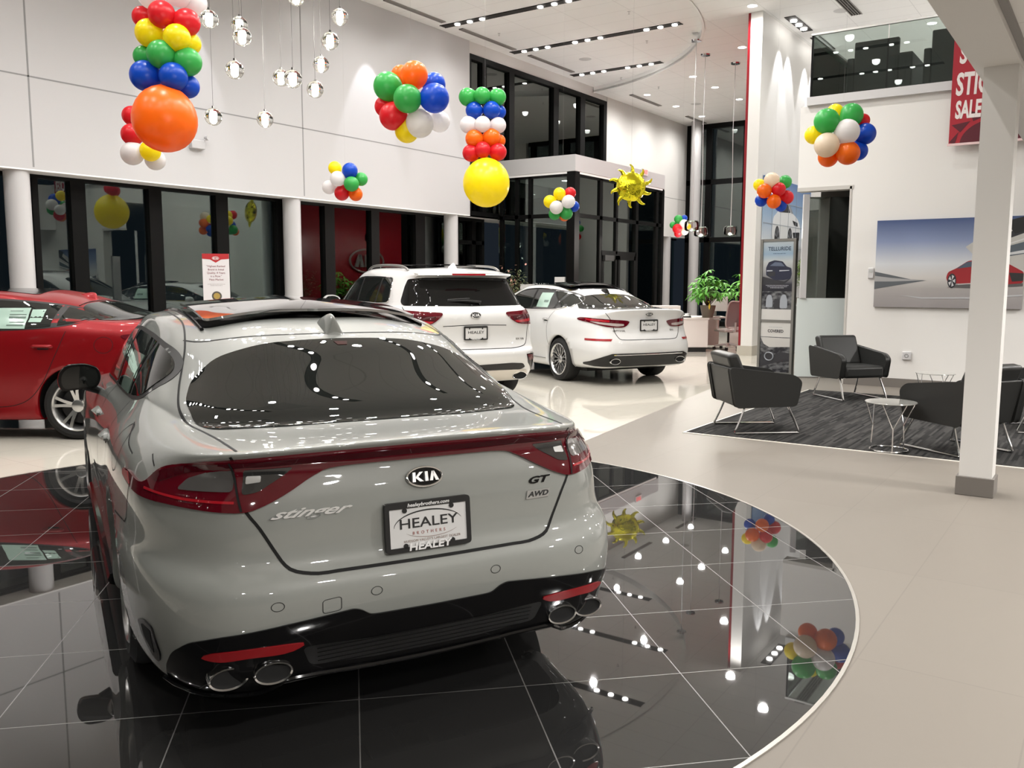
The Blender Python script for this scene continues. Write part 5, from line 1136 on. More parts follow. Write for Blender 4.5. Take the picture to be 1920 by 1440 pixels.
bunch('balloon_column', 'balloon column ending in a giant yellow balloon before the tall upper window', 13.3,
      [(877,182,17,'green'), (904,179,15.5,'green',-.6), (933,182,16,'green'), (889,207,16,'blue'), (922,206,16,'blue',-.3), (936,210,13,'blue',1), (878,234,16,'white'), (905,233,15,'white',-.6), (934,235,15,'white'),
       (889,260,16.5,'orange',-.2), (922,258,17,'orange'), (936,264,12,'orange',1), (883,287,16,'red'), (905,281,15,'red',-.6), (934,285,16,'red')], 'balloon columns', (912,344,44,'yellow',1.07), column=True)
BG = 'hanging balloon bunches'
bunch('balloon_bunch', 'largest balloon bunch, orange and green on top, white and yellow below', 8.8, [(777,140,25,'orange'), (752,141,19,'orange',1.2), (727,162,27,'green',.2), (764,185,26,'green'), (815,184,27,'blue',0), (814,158,22,'blue',1.4), (737,218,26,'red',.2), (722,200,20,'red',1.5), (787,232,26,'white',.1), (824,228,20,'white',1.4), (763,245,23,'yellow',.8)], BG)
bunch('balloon_bunch', 'small balloon bunch against white wall panel above the red window reflections', 12.5, [(628,315,12.5,'yellow',.5), (656,320,14.5,'blue'), (633,335,14,'white'), (617,351,13,'white',.6), (677,336,12.5,'green',.4), (659,345,14,'green'), (641,362,14,'red',.3), (667,364,13,'orange',.4), (648,343,12,'white',1.6)], BG)
bunch('balloon_bunch', 'red, white and yellow balloon bunch half hidden behind the giant orange balloon', 10.6, [(247,217,18,'red',.2), (247,252,19.5,'red'), (248,288,21,'white'), (282,283,19,'yellow'), (291,300,19,'white',.5), (275,240,18,'green',.6), (300,262,18,'blue',.8)], BG)
bunch('balloon_bunch', 'balloon bunch with yellow, white and green balloons before the entry box corner', 15.8, [(1049,363,11.5,'yellow'), (1031,378,12,'yellow'), (1069,362,11,'red',.6), (1066,378,12.5,'white'), (1043,389,12.5,'white'), (1076,387,10.5,'blue',.6), (1040,401,11.5,'green',.8), (1062,400,12,'green',.3), (1058,405,10,'orange',1.5)], BG)
bunch('balloon_bunch', 'balloon bunch hanging above the grey framed poster stand', 15.4, [(1447,338,14.5,'cream'), (1472,341,12.5,'green',.4), (1424,347,11.5,'yellow',.4), (1433,358,13.5,'orange'), (1460,355,13,'red'), (1475,370,13,'red',.4), (1427,376,11.5,'blue',.5), (1451,378,13,'orange'), (1464,386,11,'blue',.8)], BG)
bunch('balloon_bunch', 'balloon bunch in front of the lounge wall below the glass railing', 10.6, [(1566,211,16,'yellow',1.2), (1550,227,23,'green'), (1596,216,22,'green',.3), (1618,226,13,'red',1.4), (1588,247,23,'white'), (1622,251,20,'blue',.4), (1526,253,17,'yellow',.7), (1550,272,22.5,'cream'), (1590,287,21.5,'orange'), (1553,294,19,'orange',.6), (1609,283,18,'blue',1)], BG)
bunch('balloon_bunch', 'farthest tiny balloon bunch beside the three glass dome pendants', 21.5, [(1272,411,8,'green'), (1262,422,6.5,'green',.6), (1283,409,6,'blue',.8), (1282,420,8.5,'white'), (1270,429,9,'red'), (1271,438,7,'red',.5), (1283,433,8,'cream',.3), (1290,425,6,'yellow',.5)], BG)
# foil sun
so = at(1183, 350, 16.35); su = empty('foil_sun_balloon', so); tag(su, 'shiny gold foil sun balloon with curled rays by the entry box', 'balloon')
M_FOIL = mat('gold_foil', (.78, .70, .03), .1, 1)
nn = noise(M_FOIL, objcoord(M_FOIL), 9, 4); n, l, p = nodes(M_FOIL); bp = n.new('ShaderNodeBump'); bp.inputs['Strength'].default_value = .5; bp.inputs['Distance'].default_value = .05; l.new(nn, bp.inputs['Height']); l.new(bp.outputs[0], p.inputs['Normal'])
fw_ = -_cf.normalized(); q = fw_.to_track_quat('Z', 'Y')
rb = 28*16.35/F_PX; prof = [(max(rb*math.sin(PI*i/20), .001), -rb*.55*math.cos(PI*i/20)) for i in range(21)]
mb = MB().lathe(prof, 48); mb.v = [tuple(q @ Vector((x*(1+.015*math.sin(14*math.atan2(y, x))), y*(1+.015*math.sin(14*math.atan2(y, x))), z))) for x, y, z in mb.v]; mb.build('body', M_FOIL, su, angle=180)
for k in range(10):
    a = 2*PI*k/10+.2; d = Vector((math.cos(a), math.sin(a), 0)); t = Vector((-d.y, d.x, 0)); L = rb*(.42 if k % 2 else .5)
    pts = [d*rb*.92, d*(rb+L*.4)+t*L*.06, d*(rb+L*.75)+t*L*.22, d*(rb+L*.95)+t*L*.5]
    MB().tube([q @ Vector(p_) for p_ in crv([tuple(x) for x in pts], False, .02)], [rb*.15*max(0, 1-i/len(crv([tuple(x) for x in pts], False, .02)))**.8+.003 for i in range(len(crv([tuple(x) for x in pts], False, .02)))], 8).build('ray', M_FOIL, su, angle=180)
MB().tube([(0, 0, rb*.9), (0, 0, CZ+.14-so.z)], .0012, 4).build('string', M_STRING, su, smooth=False)
# ------------------------------------------------------------------ glass pendants over the disc
M_CRYST = mat('crystal_glass', (.97, .97, .93), .0, trans=1, ior=1.45)
M_GLOW = mat('pendant_glow', (1, 1, 1), .5, emit=(1, .95, .85), estr=26)
M_CORD = mat('grey_cord', (.09, .09, .09), .5)
BP = [(392,36,17), (449,47,15.5), (454,69,17.2), (440,131,17), (400,219,16), (497,224,15), (527,146,15.5), (549,148,17), (555,-5,16), (637,32,15.5), (619,77,16), (602,121,15), (591,168,15.5)]
PW = [at(x, y, 87.7/r) for x, y, r in BP]+[Vector((-4.9, 3.5, 3.6)), Vector((-4.1, 4.2, 3.7)), Vector((-4.6, 3.8, 3.9))]
PL = ['upper left of the cluster', 'hanging just behind its lower twin', 'with a twin just above it', 'alone below the stacked pair', 'lowest on the left, right of giant orange balloon', 'lowest of all on a long cord', 'left one of touching pair', 'right one of touching pair', 'cut by the picture top', 'highest of the stepped row of four', 'second of the stepped row of four', 'third of the stepped row of four', 'lowest of the stepped row of four', 'high above the grey car, left', 'high above the grey car, right', 'highest above the grey car']
for p_, lb in zip(PW, PL):
    e = empty('glass_pendant', p_); tag(e, 'round crystal ball pendant lamp '+lb, 'pendant light', 'crystal ball pendants over the disc')
    R_ = .0535
    MB().lathe([(max(R_*math.sin(PI*i/18), .0004), -R_*math.cos(PI*i/18)) for i in range(19)], 28).build('glass_ball', M_CRYST, e, angle=180)
    MB().lathe([(.0004, -.030), (.010, -.028), (.015, -.02), (.0155, .012), (.012, .022), (.0004, .024)], 14).build('inner_lamp', M_GLOW, e)
    MB().tube([(0, 0, R_-.003), (0, 0, CZ-p_.z-.0255)], .0011, 6).build('cord', M_CORD, e, smooth=False)
    MB().lathe([(.0004, R_+.012), (.008, R_+.012), (.009, R_-.003), (.0004, R_-.003)], 12).build('cap', M_STEEL, e)
for gx, gy in ((-4.45, 3.8),):
    e = MB().box(-.55, .55, -.5, .5, -.025, 0).build('pendant_canopy', mat('canopy_white', (.75, .75, .75), .4), None, smooth=False, loc=(gx, gy, CZ)); tag(e, 'flat white ceiling plate carrying the crystal ball pendants', 'ceiling plate')
def glow(loc, power, r):
    l_ = bpy.data.lights.new('pendant_lamp', 'POINT'); l_.energy = power; l_.color = (1, .95, .87); l_.shadow_soft_size = r
    o_ = bpy.data.objects.new('pendant_lamp', l_); COL.objects.link(o_); o_.location = loc
for q_ in (PW[1], PW[5], PW[9], PW[11], PW[13], PW[14]): glow(q_+Vector((0, 0, -.075)), 9, .02)
for q_ in ((-8.09, 18.87, 2.62), (-8.40, 20.14, 2.56), (-8.10, 21.3, 2.63)): glow(q_, 60, .03)
for (x, y, pz, lb) in ((-8.09, 18.87, 2.76, 'nearest, beside the tiny balloon bunch'), (-8.40, 20.14, 2.70, 'middle one of three'), (-8.10, 21.3, 2.77, 'rightmost, closest to the red wall edge')):
    e = empty('dome_pendant', (x, y, pz)); tag(e, 'clear glass dome pendant '+lb, 'pendant light', 'clear glass dome pendants by the desks')
    MB().lathe([(.02, -.10), (.12, -.102), (.158, -.075), (.165, 0), (.16, .09), (.13, .128), (.03, .133), (.028, .128), (.127, .123), (.156, .088), (.161, 0), (.154, -.072), (.12, -.097), (.02, -.095)], 32, closed=True).build('glass_dome', glass('dome_glass', (.94, .94, .94), 1.4, 1.2) if 'dome_glass' not in MATS else MATS['dome_glass'], e, angle=180)
    MB().lathe([(.0004, -.08), (.07, -.075), (.02, -.03), (.015, .1), (.0004, .1)], 20).build('lamp_core', M_STEEL, e)
    MB().tube([(0, 0, .1), (.01, 0, 1.2), (-.012, 0, 2.4), (0, 0, CZ-pz)], .008, 6).build('cord', mat('pale_cord', (.55, .55, .55), .5), e)
    MB().lathe([(.0004, -.03), (.11, -.03), (.12, 0)], 24, (0, 0, CZ-pz)).build('canopy', M_STEEL, e)
# ------------------------------------------------------------------ ceiling bits
for (x, y, z, lb) in ((-11.25, 19.43, CZ+.14, 'inside the round recess'), (-10.87, 25.43, CZ, 'over the desks area'), (-4.89, 18.48, CZ, 'beside the short slatted air slot')):
    o = MB().lathe([(.0004, -.006), (.14, -.006), (.155, 0)], 32).build('ceiling_speaker', mat('speaker_grey', (.62, .61, .6), .7), None, loc=(x, y, z)); tag(o, 'round flush ceiling speaker '+lb, 'speaker', 'round ceiling speakers')
for (x, y, z, lb) in ((-9.26, 18.78, CZ+.14, 'right of the middle light track'), (-11.42, 21.66, CZ+.14, 'past the shortest light track'), (-10.8, 22.68, CZ, 'just beyond recess edge'), (-11.7, 16.4, CZ+.14, 'near the left wall in the recess'), (-8.6, 16.6, CZ+.14, 'between two light tracks')):
    o = MB().lathe([(.0004, -.055), (.022, -.053), (.022, -.048), (.006, -.046), (.006, -.01), (.03, -.006), (.03, 0)], 12).build('sprinkler', MATS['speaker_grey'], None, loc=(x, y, z)); tag(o, 'small ceiling sprinkler head '+lb, 'sprinkler', 'ceiling sprinkler heads')
# emergency lamp on the left wall
e = empty('emergency_light', (WX, 9.15, 3.72)); tag(e, 'white emergency light box with tilted lamp head on left wall panel', 'emergency light')
MB().box(0, .08, -.16, .10, -.07, .07).build('housing', M_FASCIA, e, bevel=.01)
MB().lathe([(.0004, -.05), (.035, -.05), (.045, .04), (.0004, .04)], 16, (.1, .13, .12), 'x').build('lamp_head', M_FASCIA, e)
MB().tube([(.04, .05, .05), (.08, .12, .1)], .012, 8).build('arm', M_FASCIA, e)
# ------------------------------------------------------------------ red wall oval sign
sg_ = empty('oval_wall_sign', (-6.47, 20.35, 2.15)); tag(sg_, 'large chrome oval brand sign on the red wall', 'sign')
MB().tube([(-.05, -.75*math.cos(a), .36*math.sin(a)) for a in np.linspace(0, 2*PI, 60, endpoint=False)], .028, 8, True).build('oval_ring', M_BRUSH, sg_)
l_ = MB(); letters_kia(l_, 1.5, .72, .05, (-.06, 0, 0), (0, -1, 0), (0, 0, 1)); l_.build('sign_letters', M_BRUSH, sg_, smooth=False)
# ------------------------------------------------------------------ mural on the washed wall
def flatpoly(name, m, parent, pts, N=(0, 0, 1), t=.001):
    mb = MB(); mb.prism3(pts, Vector(N)*t); return mb.build(name, m, parent, smooth=False)
M_SKYB = mat('mural_sky', (.3, .42, .6), .4)
def grad(m, axis, stops, scale=1):
    n, l, p = nodes(m); t = n.new('ShaderNodeTexCoord'); s = n.new('ShaderNodeSeparateXYZ'); r = n.new('ShaderNodeValToRGB')
    l.new(t.outputs['Generated'], s.inputs[0]); l.new(s.outputs[axis], r.inputs[0]); l.new(r.outputs[0], p.inputs['Base Color'])
    while len(r.color_ramp.elements) < len(stops): r.color_ramp.elements.new(.5)
    for e_, (q_, c_) in zip(r.color_ramp.elements, stops): e_.position = q_; e_.color = (*c_, 1)
grad(M_SKYB, 2, [(0, (.45, .42, .40)), (.22, (.50, .50, .50)), (.3, (.62, .66, .70)), (.6, (.30, .42, .58)), (1, (.07, .16, .36))])
mu = MB().box(-.02, 0, 0, 3.3, 0, 1.9).build('wall_mural', M_SKYB, None, smooth=False, loc=(-6.13, 17.92, 1.78)); tag(mu, 'tiled mural of a white car under blue sky on the washed wall', 'mural')
SXY = lambda pts, o=.002: [(o, y*.86+.1, z*.86+.36) for y, z in pts]
mw = mat('art_white', (.72, .73, .74), .4); mk = mat('art_black', (.03, .03, .035), .4); mg = mat('art_grey', (.28, .30, .33), .4)
bod = rounded([(.55,.42),(.62,.85),(.95,1.0),(1.25,1.32),(1.7,1.36),(2.1,1.05),(2.6,.92),(2.85,.72),(2.85,.35),(2.2,.25),(.7,.28)], .12)
cb = flatpoly('painted_car', mw, mu, SXY(bod), (1, 0, 0), .002)
flatpoly('painted_window', mk, cb, SXY(rounded([(1.05,1.0),(1.3,1.26),(1.66,1.29),(1.98,1.04)], .05), .005), (1, 0, 0))
flatpoly('painted_window', mg, cb, SXY(rounded([(1.7,1.29),(1.82,1.29),(2.2,1.03),(2.05,1.03)], .03), .005), (1, 0, 0))
flatpoly('painted_lamp', mk, cb, SXY(rounded([(2.15,.86),(2.6,.82),(2.62,.72),(2.3,.74)], .03), .005), (1, 0, 0))
flatpoly('painted_grille', mk, cb, SXY(rounded([(2.2,.55),(2.8,.58),(2.78,.36),(2.35,.34)], .04), .005), (1, 0, 0))
for y in (.95, 1.98):
    wl = flatpoly('painted_wheel', mk, cb, SXY([(y+.19*math.cos(a), .36+.30*math.sin(a)) for a in np.linspace(0, 2*PI, 28, endpoint=False)], .005), (1, 0, 0))
    sp_ = MB()
    for k in range(7):
        a = 2*PI*k/7; sp_.prism3([(.0075, (y+.15*math.cos(a+s_)*r_)*.86+.1, (.36+.24*math.sin(a+s_)*r_)*.86+.36) for r_, s_ in ((.15, 0), (1, -.14), (1, .14))], (.001, 0, 0))
    sp_.build('painted_spokes', mg, wl, smooth=False)
gm = MB()
for k in range(1, 6): gm.box(.006, .009, k*.55-.006, k*.55+.006, 0, 1.9)
for k in range(1, 4): gm.box(.006, .009, 0, 3.3, k*.475-.006, k*.475+.006)
gm.build('tile_joints', mat('mural_joint', (.35, .38, .42), .5), mu, smooth=False)
# plant behind the stand
def leaf_mesh(n_, spread, L, W, droop, seed, center, mbx, up=.6, h=0):
    rnd = random.Random(seed)
    for k in range(n_):
        a = rnd.uniform(0, 2*PI); el = rnd.uniform(-.2, 1.0)*up; d = Vector((math.cos(a)*math.cos(el), math.sin(a)*math.cos(el), math.sin(el)))
        base = Vector(center)+Vector((rnd.uniform(-1, 1), rnd.uniform(-1, 1), rnd.uniform(-1, 1)))*spread+Vector((0, 0, h*rnd.random()))
        s = d.cross(Vector((0, 0, 1)));
        if s.length < .1: s = Vector((1, 0, 0))
        s.normalize(); l_ = L*rnd.uniform(.7, 1.15); w_ = W*rnd.uniform(.7, 1.1); pts = []
        for t, ww in ((0, .05), (.3, .8), (.55, 1), (.8, .65), (1, .03)):
            c_ = base+d*(l_*t)+Vector((0, 0, -droop*l_*t*t)); pts += [c_-s*ww*w_/2, c_+Vector((0, 0, -.12*w_)), c_+s*ww*w_/2]
        f = []
        for i in range(4):
            for j in range(2): f.append((3*i+j, 3*i+j+1, 3*i+4+j, 3*i+3+j))
        mbx.add(pts, f)
M_LEAF = mat('leaf_green', (.10, .33, .04), .6, spec=.25); M_LEAF2 = mat('leaf_dark', (.04, .13, .03), .4); M_LEAF3 = mat('fern_bright', (.22, .36, .05), .5)
M_POT = mat('taupe_pot', (.16, .13, .10), .5); M_BARK = mat('stem_brown', (.10, .06, .03), .7)
def palmate(mbx, c_, r, n_, rnd, tilt):
    """hand-shaped leaf: n_ leaflets round a stalk end"""
    ax = Vector((rnd.uniform(-1, 1)*tilt, rnd.uniform(-1, 1)*tilt, 1)).normalized(); q_ = ax.to_track_quat('Z', 'Y'); a0 = rnd.uniform(0, 6)
    for k in range(n_):
        a = a0+2*PI*k/n_*.92; d = q_ @ Vector((math.cos(a), math.sin(a), 0)); s = q_ @ Vector((-math.sin(a), math.cos(a), 0)); L = r*rnd.uniform(.8, 1.1); pts = []
        for t, ww in ((.03, .04), (.3, .55), (.6, 1), (.82, .7), (1, .04)):
            p_ = Vector(c_)+d*(L*t)+Vector((0, 0, -.45*L*t*t)); w_ = L*.30*ww; pts += [p_-s*w_/2+Vector((0, 0, .03*ww*L)), p_, p_+s*w_/2+Vector((0, 0, .03*ww*L))]
        mbx.add(pts, [(3*i+j, 3*i+j+1, 3*i+4+j, 3*i+3+j) for i in range(4) for j in range(2)])
def money_plant(loc, S, label, seed, n_=46, yellow=True):
    e = empty('potted_plant', loc); tag(e, label, 'plant'); rnd = random.Random(seed)
    MB().lathe([(.0004, .0), (.12*S, 0), (.17*S, .22*S), (.18*S, .28*S), (.165*S, .28*S), (.155*S, .24*S), (.0004, .24*S)], 28).build('pot', M_POT, e)
    st = MB(); lf = MB()
    for k in range(n_):
        a = rnd.uniform(0, 2*PI); rr = rnd.uniform(.05, .55)*S; hh = rnd.uniform(.28, .85)*S*(1.1-.5*rr/(.55*S))
        tip = Vector((rr*math.cos(a), rr*math.sin(a), .22*S+hh)); st.tube([(0, 0, .22*S), tuple(Vector((0, 0, .22*S)).lerp(tip, .5)+Vector((0, 0, .12*S))), tuple(tip)], [.006*S, .004*S, .002*S], 5)
        palmate(lf, tip, rnd.uniform(.17, .25)*S, rnd.choice((5, 6, 7)), rnd, .55)
    st.build('stems', M_BARK, e); lf.build('foliage', M_LEAF, e, angle=180)
    if yellow:
        y_ = MB(); palmate(y_, (.10*S, -.16*S, .34*S), .16*S, 2, rnd, .9); y_.build('yellow_leaf', mat('leaf_yellow', (.75, .5, .03), .5), e, angle=180)
    return e
# desk group beyond the white sedan
dk = empty('reception_desk', (-7.28, 18.01, 0), .6458); tag(dk, 'pale desk with dark plinth, potted plant and papers on its top', 'desk')
M_DESK = mat('desk_white', (.72, .66, .63), .4)
MB().box(-1.5, 0, 0, .72, .10, .70).build('cabinet', M_DESK, dk, bevel=.006)
MB().box(-1.5, .02, -.01, .75, .70, .735).build('desk_top', M_DESK, dk, bevel=.004)
MB().box(-1.46, -.03, .04, .68, 0, .10).build('plinth', M_SATB, dk, smooth=False)
MB().box(-1.6, -.62, -.02, .30, .735, 1.0).build('counter_screen', M_DESK, dk, bevel=.004)
MB().box(-.6, .62, .75, 1.4, .701, .734).build('side_top', M_DESK, dk, smooth=False)
MB().box(-.5, .6, 1.3, 1.36, .05, .70).build('modesty_panel', M_DESK, dk, smooth=False)
money_plant((-7.42, 18.30, .735), .95, 'bushy green potted plant with hand-shaped leaves on the pale desk', 3)
money_plant((-7.15, 19.9, .735), .95, 'second leafy potted plant behind the mesh office chair near red edge', 8, 30, False)
sd = MB().box(-.3, .3, -.25, .25, 0, .735).build('side_cabinet', M_DESK, None, bevel=.005, loc=(-7.15, 19.9, 0)); tag(sd, 'low white cabinet carrying the second leafy plant', 'cabinet')
mo = empty('monitor', (-7.55, 19.05, .735), .2); tag(mo, 'white computer monitor on the pale desk behind the plant', 'monitor')
MB().box(-.28, .28, -.015, .015, .12, .45).build('screen', mat('monitor_white', (.7, .69, .68), .4), mo, bevel=.006)
MB().box(-.03, .03, -.0, .02, .01, .2).box(-.12, .12, -.08, .08, 0, .012).build('stand', M_BRUSH, mo, smooth=False)
ph = empty('desk_phone', (-7.78, 17.98, .735), .6); tag(ph, 'black desk phone at the foot of the plant pot', 'phone')
MB().add([(-.09, -.08, 0), (.09, -.08, 0), (.09, .1, 0), (-.09, .1, 0), (-.09, -.08, .03), (.09, -.08, .03), (.09, .1, .09), (-.09, .1, .09)], [(0, 3, 2, 1), (4, 5, 6, 7), (0, 1, 5, 4), (1, 2, 6, 5), (2, 3, 7, 6), (3, 0, 4, 7)]).build('phone_base', M_SATB, ph, bevel=.005)
MB().tube([(-.07, -.08, .07), (-.07, 0, .1), (-.07, .09, .12)], .018, 8).build('handset', M_SATB, ph)
# office chair
oc = empty('office_chair', (-7.18, 18.95, 0), .9); tag(oc, 'white mesh-back office chair on five castors at the desk', 'chair')
M_OW = mat('office_white', (.62, .56, .54), .4); M_MESH = mat('office_mesh', (.33, .28, .28), .7)
for k in range(5):
    a = 2*PI*k/5+.3; lg = MB().tube([(0, 0, .13), (.16*math.cos(a), .16*math.sin(a), .11), (.31*math.cos(a), .31*math.sin(a), .075)], [.035, .024, .018], 8).build('leg', M_OW, oc)
    MB().lathe([(.0004, -.025), (.03, -.025), (.03, .025), (.0004, .025)], 14, (.31*math.cos(a), .31*math.sin(a), .032), 'x').build('castor', M_SATB, lg)
MB().tube([(0, 0, .1), (0, 0, .40)], .025, 12).build('gas_column', M_SATB, oc)
MB().box(-.24, .24, -.24, .24, .40, .47).build('seat', M_OW, oc, bevel=.03)
bk = MB(); bk.tube(crv([(-.2, -.24, .52), (-.235, -.30, .8), (-.2, -.36, 1.06), (0, -.37, 1.08), (.2, -.36, 1.06), (.235, -.30, .8), (.2, -.24, .52), (0, -.22, .5)], True, .06), .018, 8, True); fr_ = bk.build('back_frame', M_OW, oc)
MB().add([(-.2, -.235, .52), (.2, -.235, .52), (.225, -.295, .8), (-.225, -.295, .8), (.19, -.355, 1.06), (-.19, -.355, 1.06)], [(0, 1, 2, 3), (3, 2, 4, 5)]).build('back_mesh', M_MESH, oc, smooth=False)
MB().tube([(0, -.1, .40), (0, -.28, .42), (0, -.3, .62)], .025, 8).build('back_bracket', M_OW, oc)
for s_ in (-1, 1): MB().tube([(s_*.2, 0, .42), (s_*.29, .0, .46), (s_*.29, .02, .66), (s_*.29, .16, .68), (s_*.29, -.12, .68)], .017, 8).build('armrest', M_OW, oc)
# shrub by the entry and fern behind the stand
def shrub(loc, label, H, n_, m_, pot, L=.16, W=.05, spread=.2, flowers=False, seed=1):
    e = empty('potted_shrub', loc); tag(e, label, 'plant')
    MB().lathe([(.0004, 0), (.13, 0), (.17, pot), (.155, pot), (.15, pot-.04), (.0004, pot-.04)], 24).build('pot', M_POT, e)
    st = MB(); rnd = random.Random(seed)
    for k in range(7): st.tube([(rnd.uniform(-.04, .04), rnd.uniform(-.04, .04), pot-.05), (rnd.uniform(-.1, .1), rnd.uniform(-.1, .1), pot+H*.5), (rnd.uniform(-spread, spread), rnd.uniform(-spread, spread), pot+H*.9)], [.008, .005, .003], 5)
    st.build('stems', M_BARK, e); lf = MB(); leaf_mesh(n_, spread, L, W, .35, seed, (0, 0, pot+H*.45), lf, 1.0, H*.5); lf.build('foliage', m_, e, angle=180)
    if flowers: fl = MB(); leaf_mesh(50, spread*1.1, .05, .04, 0, seed+5, (0, 0, pot+H*.6), fl, 1.2, H*.45); fl.build('blossom', mat('blossom_pink', (.55, .25, .2), .5), e, angle=180)
    return e
pp = at(960, 560, 17.6); shrub((pp.x, pp.y, 0), 'loose flowering shrub in a pot between the white vehicles', 1.0, 260, mat('leaf_olive', (.14, .17, .07), .5), .62, .11, .03, .22, True, 4)
shrub((-5.62, 19.2, 1.0), 'bright fern on the grey ledge behind the poster stand', .75, 340, M_LEAF3, .18, .22, .028, .12, False, 9)
def lines(name, m, par, y, rows):
    g = MB()
    for x0, x1, z in rows:
        x = x0; k = 0
        while x < x1:
            w_ = (.018, .03, .012, .024)[k % 4]; g.box(x, min(x+w_, x1), y-.0006, y, z-.0035, z+.0035); x += w_+.006; k += 1
    return g.build(name, m, par, smooth=False)
# ------------------------------------------------------------------ poster stand
ps = empty('poster_stand', (-4.565, 14.175, 0), math.atan2(-.09, .55)); tag(ps, 'tall grey framed poster stand showing a dark vehicle and interior photos', 'display stand')
M_STF = mat('stand_frame', (.20, .195, .18), .4, .4)
for s_ in (-1, 1): MB().box(s_*.285-.022, s_*.285+.022, -.04, .04, 0, 2.2).build('upright', M_STF, ps, smooth=False, bevel=.004)
MB().box(-.27, .27, -.03, .03, .86, .90).box(-.27, .27, -.03, .03, .0, .05).box(-.27, .27, -.03, .03, 2.16, 2.2).build('crossbar', M_STF, ps, smooth=False)
MB().box(-.3, .3, -.2, .2, 0, .02).build('foot_plate', M_STF, ps, smooth=False)
def XZ(pts, y=-.022): return [(x, y, z) for x, z in pts]
a1 = mat('poster_sky', (.4, .45, .5), .35); grad(a1, 2, [(0, (.015, .015, .02)), (.14, (.02, .02, .03)), (.2, (.11, .11, .12)), (.42, (.30, .30, .30)), (.6, (.40, .42, .42)), (.75, (.22, .31, .40)), (1, (.36, .40, .42))])
po = MB().box(-.263, .263, -.02, .02, 1.36, 2.16).build('vehicle_poster', a1, ps, smooth=False)
txt('poster_title', 'TELLURIDE', .085, mat('title_navy', (.03, .05, .08), .5), po, (.02, -.022, 2.04), (1, 0, 0), (0, 0, 1), .0006, sx=.95, bold=.0012)
lines('poster_small_print', MATS['title_navy'], po, -.0205, [(-.09, .13, 1.965)])
sv = flatpoly('pictured_vehicle', mat('art_navy', (.022, .025, .045), .35), po, XZ(rounded([(-.2,1.62),(-.205,1.74),(-.16,1.83),(-.06,1.86),(.08,1.84),(.15,1.76),(.235,1.73),(.245,1.63),(.22,1.56),(.1,1.54),(-.05,1.54)], .02)), (0, -1, 0), .001)
flatpoly('pictured_window', mat('art_slate', (.10, .12, .17), .3), sv, XZ(rounded([(-.14,1.77),(-.05,1.83),(.06,1.82),(.12,1.76)], .01), -.0235), (0, -1, 0))
flatpoly('pictured_lamp', mat('art_light', (.42, .43, .47), .3), sv, XZ([(-.19,1.70),(-.09,1.70),(-.09,1.685),(-.19,1.68)], -.0235), (0, -1, 0)); flatpoly('pictured_lamp', MATS['art_light'], sv, XZ([(.03,1.70),(.2,1.70),(.2,1.69),(.03,1.68)], -.0235), (0, -1, 0))
flatpoly('pictured_grille', mk, sv, XZ([(-.18,1.67),(-.04,1.675),(-.04,1.61),(-.16,1.6)], -.0235), (0, -1, 0))
flatpoly('pictured_ground', mk, po, XZ(rounded([(-.263,1.60),(-.1,1.56),(.12,1.52),(.24,1.58),(.1,1.46),(-.263,1.46)], .02), -.021), (0, -1, 0))
lines('poster_small_print', MATS['art_light'], po, -.0215, [(-.2, .2, 1.455), (-.17, .17, 1.435), (-.12, .12, 1.415)])
m_ = mat('interior_photo', (.12, .12, .12), .4); nn = noise(m_, objcoord(m_, scale=(1, 1, 1.6)), 11, 6); cr = nodes(m_)[0].new('ShaderNodeValToRGB'); nodes(m_)[1].new(nn, cr.inputs[0]); nodes(m_)[1].new(cr.outputs[0], nodes(m_)[2].inputs['Base Color']); cr.color_ramp.elements[0].position = .42; cr.color_ramp.elements[0].color = (.015, .015, .02, 1); cr.color_ramp.elements[1].position = .78; cr.color_ramp.elements[1].color = (.22, .225, .23, 1)
it = MB().box(-.263, .263, -.02, .02, 1.07, 1.36).build('interior_poster', m_, ps, smooth=False)
seat = lambda x, z, s_: XZ(rounded([(x-.05*s_, z), (x-.045*s_, z+.12*s_), (x-.02*s_, z+.17*s_), (x+.025*s_, z+.17*s_), (x+.05*s_, z+.1*s_), (x+.05*s_, z)], .02*s_))
flatpoly('pictured_seat', mg, it, seat(-.13, 1.1, 1.2), (0, -1, 0)); flatpoly('pictured_seat', mg, it, seat(.12, 1.09, 1.3), (0, -1, 0)); flatpoly('pictured_console', mk, it, XZ(rounded([(-.05,1.08),(-.04,1.24),(.05,1.24),(.06,1.08)], .02)), (0, -1, 0))
MB().box(-.263, .263, -.02, .02, .90, 1.07).build('blank_strip', mat('poster_grey', (.50, .49, .47), .4), ps, smooth=False)
cv = MB().box(-.263, .263, -.02, .02, .62, .86).build('cover_panel', MATS['poster_grey'], ps, smooth=False)
txt('panel_title', 'COVERED', .065, mk, cv, (0, -.022, .715), (1, 0, 0), (0, 0, 1), .0006, sx=.95, bold=.0015); lines('panel_small_print', mg, cv, -.0205, [(-.12, .12, .78)])
ip = MB().box(-.263, .263, -.02, .02, .05, .62).build('dashboard_photo', m_, ps, smooth=False)
flatpoly('pictured_dashboard', mk, ip, XZ(rounded([(-.26,.28),(-.2,.36),(-.02,.33),(.1,.38),(.262,.37),(.262,.24),(0,.2),(-.26,.12)], .02)), (0, -1, 0))
flatpoly('pictured_sky', mat('art_pale', (.45, .44, .42), .4), ip, XZ([(-.262,.61),(.262,.61),(.262,.47),(-.1,.45),(-.2,.5)]), (0, -1, 0))
wh = MB().tube([(-.1+.075*math.cos(a), -.026, .30+.065*math.sin(a)) for a in np.linspace(0, 2*PI, 24, endpoint=False)], .009, 6, True).build('pictured_steering_wheel', mg, ip)
